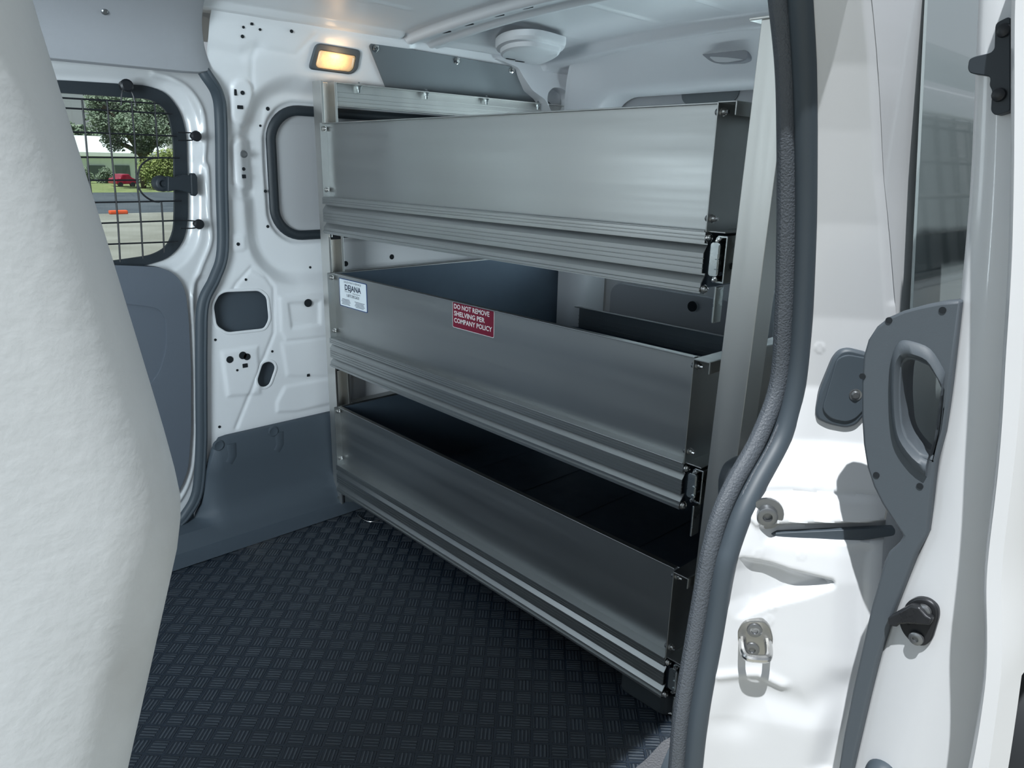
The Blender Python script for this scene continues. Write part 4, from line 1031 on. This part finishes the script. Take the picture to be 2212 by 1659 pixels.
def leaves(bm, blobs, n, s):
    tot = sum(b__[3] ** 2 for b__ in blobs)
    for (x, y, z, r) in blobs:
        for _ in range(int(n * r * r / tot)):
            v = rng.normal(size=3); v /= np.linalg.norm(v); q = r * rng.uniform(.35, 1.25)
            c = Vector((x + v[0] * q, y + v[1] * q, z + v[2] * q * .8)); A = Vector(rng.normal(size=3)).normalized() * s; B = A.orthogonal().normalized() * s * .6
            vs = [bm.verts.new(c + A), bm.verts.new(c + B), bm.verts.new(c - A), bm.verts.new(c - B)]; bm.faces.new(vs)
def tree(name, label, cat, trunk, blobs, m_, n=5000, s=.22):
    c = trunk[0]; o = empty(name, c); tag(o, label, cat)
    bm = bmesh.new()
    for b__ in blobs[::2]:
        mid = Vector(trunk[1]) ; tube(bm, smooth_pts([Vector(trunk[0]), mid, (mid + Vector(b__[:3])) / 2 + Vector((.2, 0, .1)), Vector(b__[:3])], 4), .13, 6)
    finish(bm, 'trunk', 'bark', o, smooth=True)
    bm = bmesh.new(); leaves(bm, blobs, n, s); finish(bm, 'foliage', m_, o, recalc=False)
def F3(px, py, y): p = WY(px, py, y); return (p[0], p[1], p[2])
ty = 44; blobs = []
for px, py, r in ((225, 235, 26), (262, 225, 30), (300, 232, 34), (335, 240, 30), (365, 255, 24), (215, 262, 22), (245, 270, 30), (285, 275, 34), (322, 285, 32), (352, 295, 24), (250, 305, 22), (300, 318, 20), (205, 215, 18), (340, 215, 20), (235, 215, 18), (275, 250, 24)):
    p = F3(px, py, ty); blobs.append((p[0], p[1] + rng.uniform(-1, 1), p[2], r / 1577 * np.linalg.norm(np.array(p)) * .9))
base = F3(308, 385, ty); tree('oak_tree', 'broad dark green tree standing behind the lot, seen through the guard', 'tree', (Vector((base[0], base[1], GZ)), Vector(F3(308, 345, ty))), blobs, 'leaf', 17000, .075)
blobs = [(*F3(px, py, 42), r / 1577 * 46) for px, py, r in ((330, 365, 24), (355, 355, 26), (380, 350, 26), (345, 385, 24), (370, 385, 26), (395, 380, 26), (360, 340, 16))]
b0 = F3(360, 405, 42); tree('bush', 'yellow-green bush beside the right edge of the guarded window', 'bush', (Vector((b0[0], 42, GZ)), Vector((b0[0], 42, GZ + .4))), blobs, 'leaf_yellow', 9000, .06)
for k, (p0, lb) in enumerate((((180, 375), 'dark shrub near the left end of the building front'), ((230, 377), 'dark shrub below the windows of the pale building'), ((316, 380), 'dark shrub right of the red parked car'))):
    blobs = [(*F3(p0[0] + dx, p0[1] + dy, 53), 9 / 1577 * 55) for dx, dy in ((-9, 4), (-3, -6), (5, 2), (9, 8), (0, 10), (-8, 14))]
    b0 = F3(p0[0], 400, 53); tree('shrub', lb, 'shrub', (Vector((b0[0], 53, GZ)), Vector((b0[0], 53, GZ + .4))), blobs, 'leaf', 3000, .06)
blobs = [(*F3(px, py, 75), 14 / 1577 * 80) for px, py in ((150, 285), (165, 290), (180, 288), (195, 296), (140, 278))]
b0 = F3(165, 300, 75); tree('oak_tree', 'small distant tree line above the building roof at far left', 'tree', (Vector((b0[0], 75, GZ)), Vector((b0[0], 75, GZ + 3))), blobs, 'leaf', 1500, .25)
p, q = far(357, 240, 50), far(372, 330, 50); bm = bmesh.new(); lathe(bm, ((p[0] + q[0]) / 2, 50, GZ), (0, 0, 1), [(0, .22), (7.5, .19), (7.5, 0)], 12)
o = finish(bm, 'utility_pole', 'pole', smooth=True); tag(o, 'pale concrete pole rising right of the tree', 'pole')
a, b_ = far(251, 388, 47), far(282, 403, 47); car = empty('parked_car', ((a[0] + b_[0]) / 2, 47, GZ)); tag(car, 'dark red car parked in front of the pale building', 'car')
cx_ = (a[0] + b_[0]) / 2; L_ = .45
bm = bmesh.new(); pr = [(-1, .14), (-1, .36), (-.85, .44), (-.55, .47), (-.35, .68), (.35, .7), (.62, .5), (.95, .42), (1, .16)]
prism(bm, [(cx_ + u * L_ * 1.2, 46.4, GZ + v) for u, v in pr], (0, 1.6, 0)); finish(bm, 'body', 'red_car', car, bevel=.05)
for u in (-.6, .6):
    bm = bmesh.new(); lathe(bm, (cx_ + u * L_ * 1.2, 46.38, GZ + .13), (0, -1, 0), [(-.2, .13), (.02, .13), (.02, .07), (0, 0)], 16); finish(bm, 'wheel', 'tyre', car, smooth=True)
# wheel of the vehicle's side seen at the lower right corner
wc_ = WZ(2370, 1600, -.27); wh = empty('road_wheel', wc_)
bm = bmesh.new(); lathe(bm, (wc_[0], wc_[1] + .16, wc_[2]), (0, -1, 0), [(-.03, .20), (-.02, .30), (.01, .325), (.10, .33), (.15, .325), (.18, .30), (.185, .22), (.175, .205)], 48); finish(bm, 'tyre', 'tyre', wh, smooth=True)
bm = bmesh.new(); lathe(bm, (wc_[0], wc_[1] + .16, wc_[2]), (0, -1, 0), [(.0, .21), (.17, .207), (.16, .18), (.12, .12), (.14, .06), (.14, 0)], 32); finish(bm, 'rim', 'rim', wh, smooth=True)
tag(wh, 'dark tyre at the lower right corner beyond the open sliding door', 'wheel')
# ================================================================== LIGHT, WORLD, CAMERA
w = bpy.data.worlds.new('sky'); S.world = w; w.use_nodes = True; nt = w.node_tree; nt.nodes.clear()
N = nt.nodes.new; L = nt.links.new
out = N('ShaderNodeOutputWorld'); bg = N('ShaderNodeBackground'); sk = N('ShaderNodeTexSky'); sk.sky_type = 'NISHITA'; sk.sun_disc = False
sk.sun_elevation = math.radians(62); sk.sun_rotation = math.radians(200); sk.air_density = 1.2; sk.dust_density = 1.5
tc = N('ShaderNodeTexCoord'); nz = N('ShaderNodeTexNoise'); nz.inputs['Scale'].default_value = 3.2; nz.inputs['Detail'].default_value = 7; nz.inputs['Roughness'].default_value = .55
L(tc.outputs['Generated'], nz.inputs['Vector'])
cr = N('ShaderNodeValToRGB'); cr.color_ramp.elements[0].color = (.42, .42, .42, 1); cr.color_ramp.elements[0].position = .32; cr.color_ramp.elements[1].position = .52
L(nz.outputs['Fac'], cr.inputs[0])
mxs = N('ShaderNodeVectorMath'); mxs.operation = 'SCALE'; mxs.inputs['Scale'].default_value = .26; L(sk.outputs[0], mxs.inputs[0])
mx = N('ShaderNodeMix'); mx.data_type = 'RGBA'; L(cr.outputs[0], mx.inputs['Factor']); L(mxs.outputs[0], mx.inputs['A']); mx.inputs['B'].default_value = (.96, 1.06, 1.16, 1)
L(mx.outputs['Result'], bg.inputs[0]); bg.inputs[1].default_value = 0.35; L(bg.outputs[0], out.inputs[0])
sun = bpy.data.lights.new('sun', 'SUN'); sun.energy = 5.7; sun.angle = math.radians(.7); sun.color = (.97, .99, 1.0)
so = bpy.data.objects.new('sun', sun); COL.objects.link(so)
so.rotation_euler = Vector((.42, .205, -1.0)).to_track_quat('-Z', 'Y').to_euler()
lb = bpy.data.lights.new('lamp_bulb', 'POINT'); lb.energy = .10; lb.color = (1, .62, .3); lb.shadow_soft_size = .012
lo = bpy.data.objects.new('lamp_bulb', lb); COL.objects.link(lo); lo.location = Vector(lc) + Vector((0, -.03, 0))
def fill_light(name, loc, dirv, sx_, sy_, e):
    l = bpy.data.lights.new(name, 'AREA'); l.shape = 'RECTANGLE'; l.size = sx_; l.size_y = sy_; l.energy = e; l.color = (.80, .93, 1.0)
    o = bpy.data.objects.new(name, l); COL.objects.link(o); o.location = loc; o.rotation_euler = Vector(dirv).to_track_quat('-Z', 'Y').to_euler()
fill_light('windscreen_fill', (-.90, .58, 1.0), (.55, 1, .0), .7, .62, 33)  # added fill light, unseen in the cab, brightens the cargo space
fill_light('cab_side_fill', (-.72, 1.88, 1.0), (.25, -1, -.05), .5, .5, 4)  # weak fill light added at the far cab side, out of view
fill_light('rear_fill', (2.16, 1.15, .90), (-1, 0, .6), 1.05, .4, 18)  # unseen fill light added behind the rear doors to lift the ceiling
cam = bpy.data.cameras.new('camera'); co = bpy.data.objects.new('camera', cam); COL.objects.link(co); S.camera = co
cam.sensor_width = 36; cam.lens = F / 2212 * 36; cam.clip_start = .02; cam.clip_end = 500
Rm = Matrix(((M[0][0], -M[0][1], -M[0][2]), (M[1][0], -M[1][1], -M[1][2]), (M[2][0], -M[2][1], -M[2][2])))
co.matrix_world = Matrix.Translation(Vector(EYE)) @ Rm.to_4x4()
S.view_settings.view_transform = 'Standard'; S.view_settings.look = 'None'; S.view_settings.gamma = 1; S.view_settings.exposure = 0.0
S.cycles.max_bounces = 14; S.cycles.diffuse_bounces = 8; S.cycles.glossy_bounces = 8; S.cycles.transparent_max_bounces = 16
S.cycles.use_denoising = True; S.cycles.sample_clamp_indirect = 6
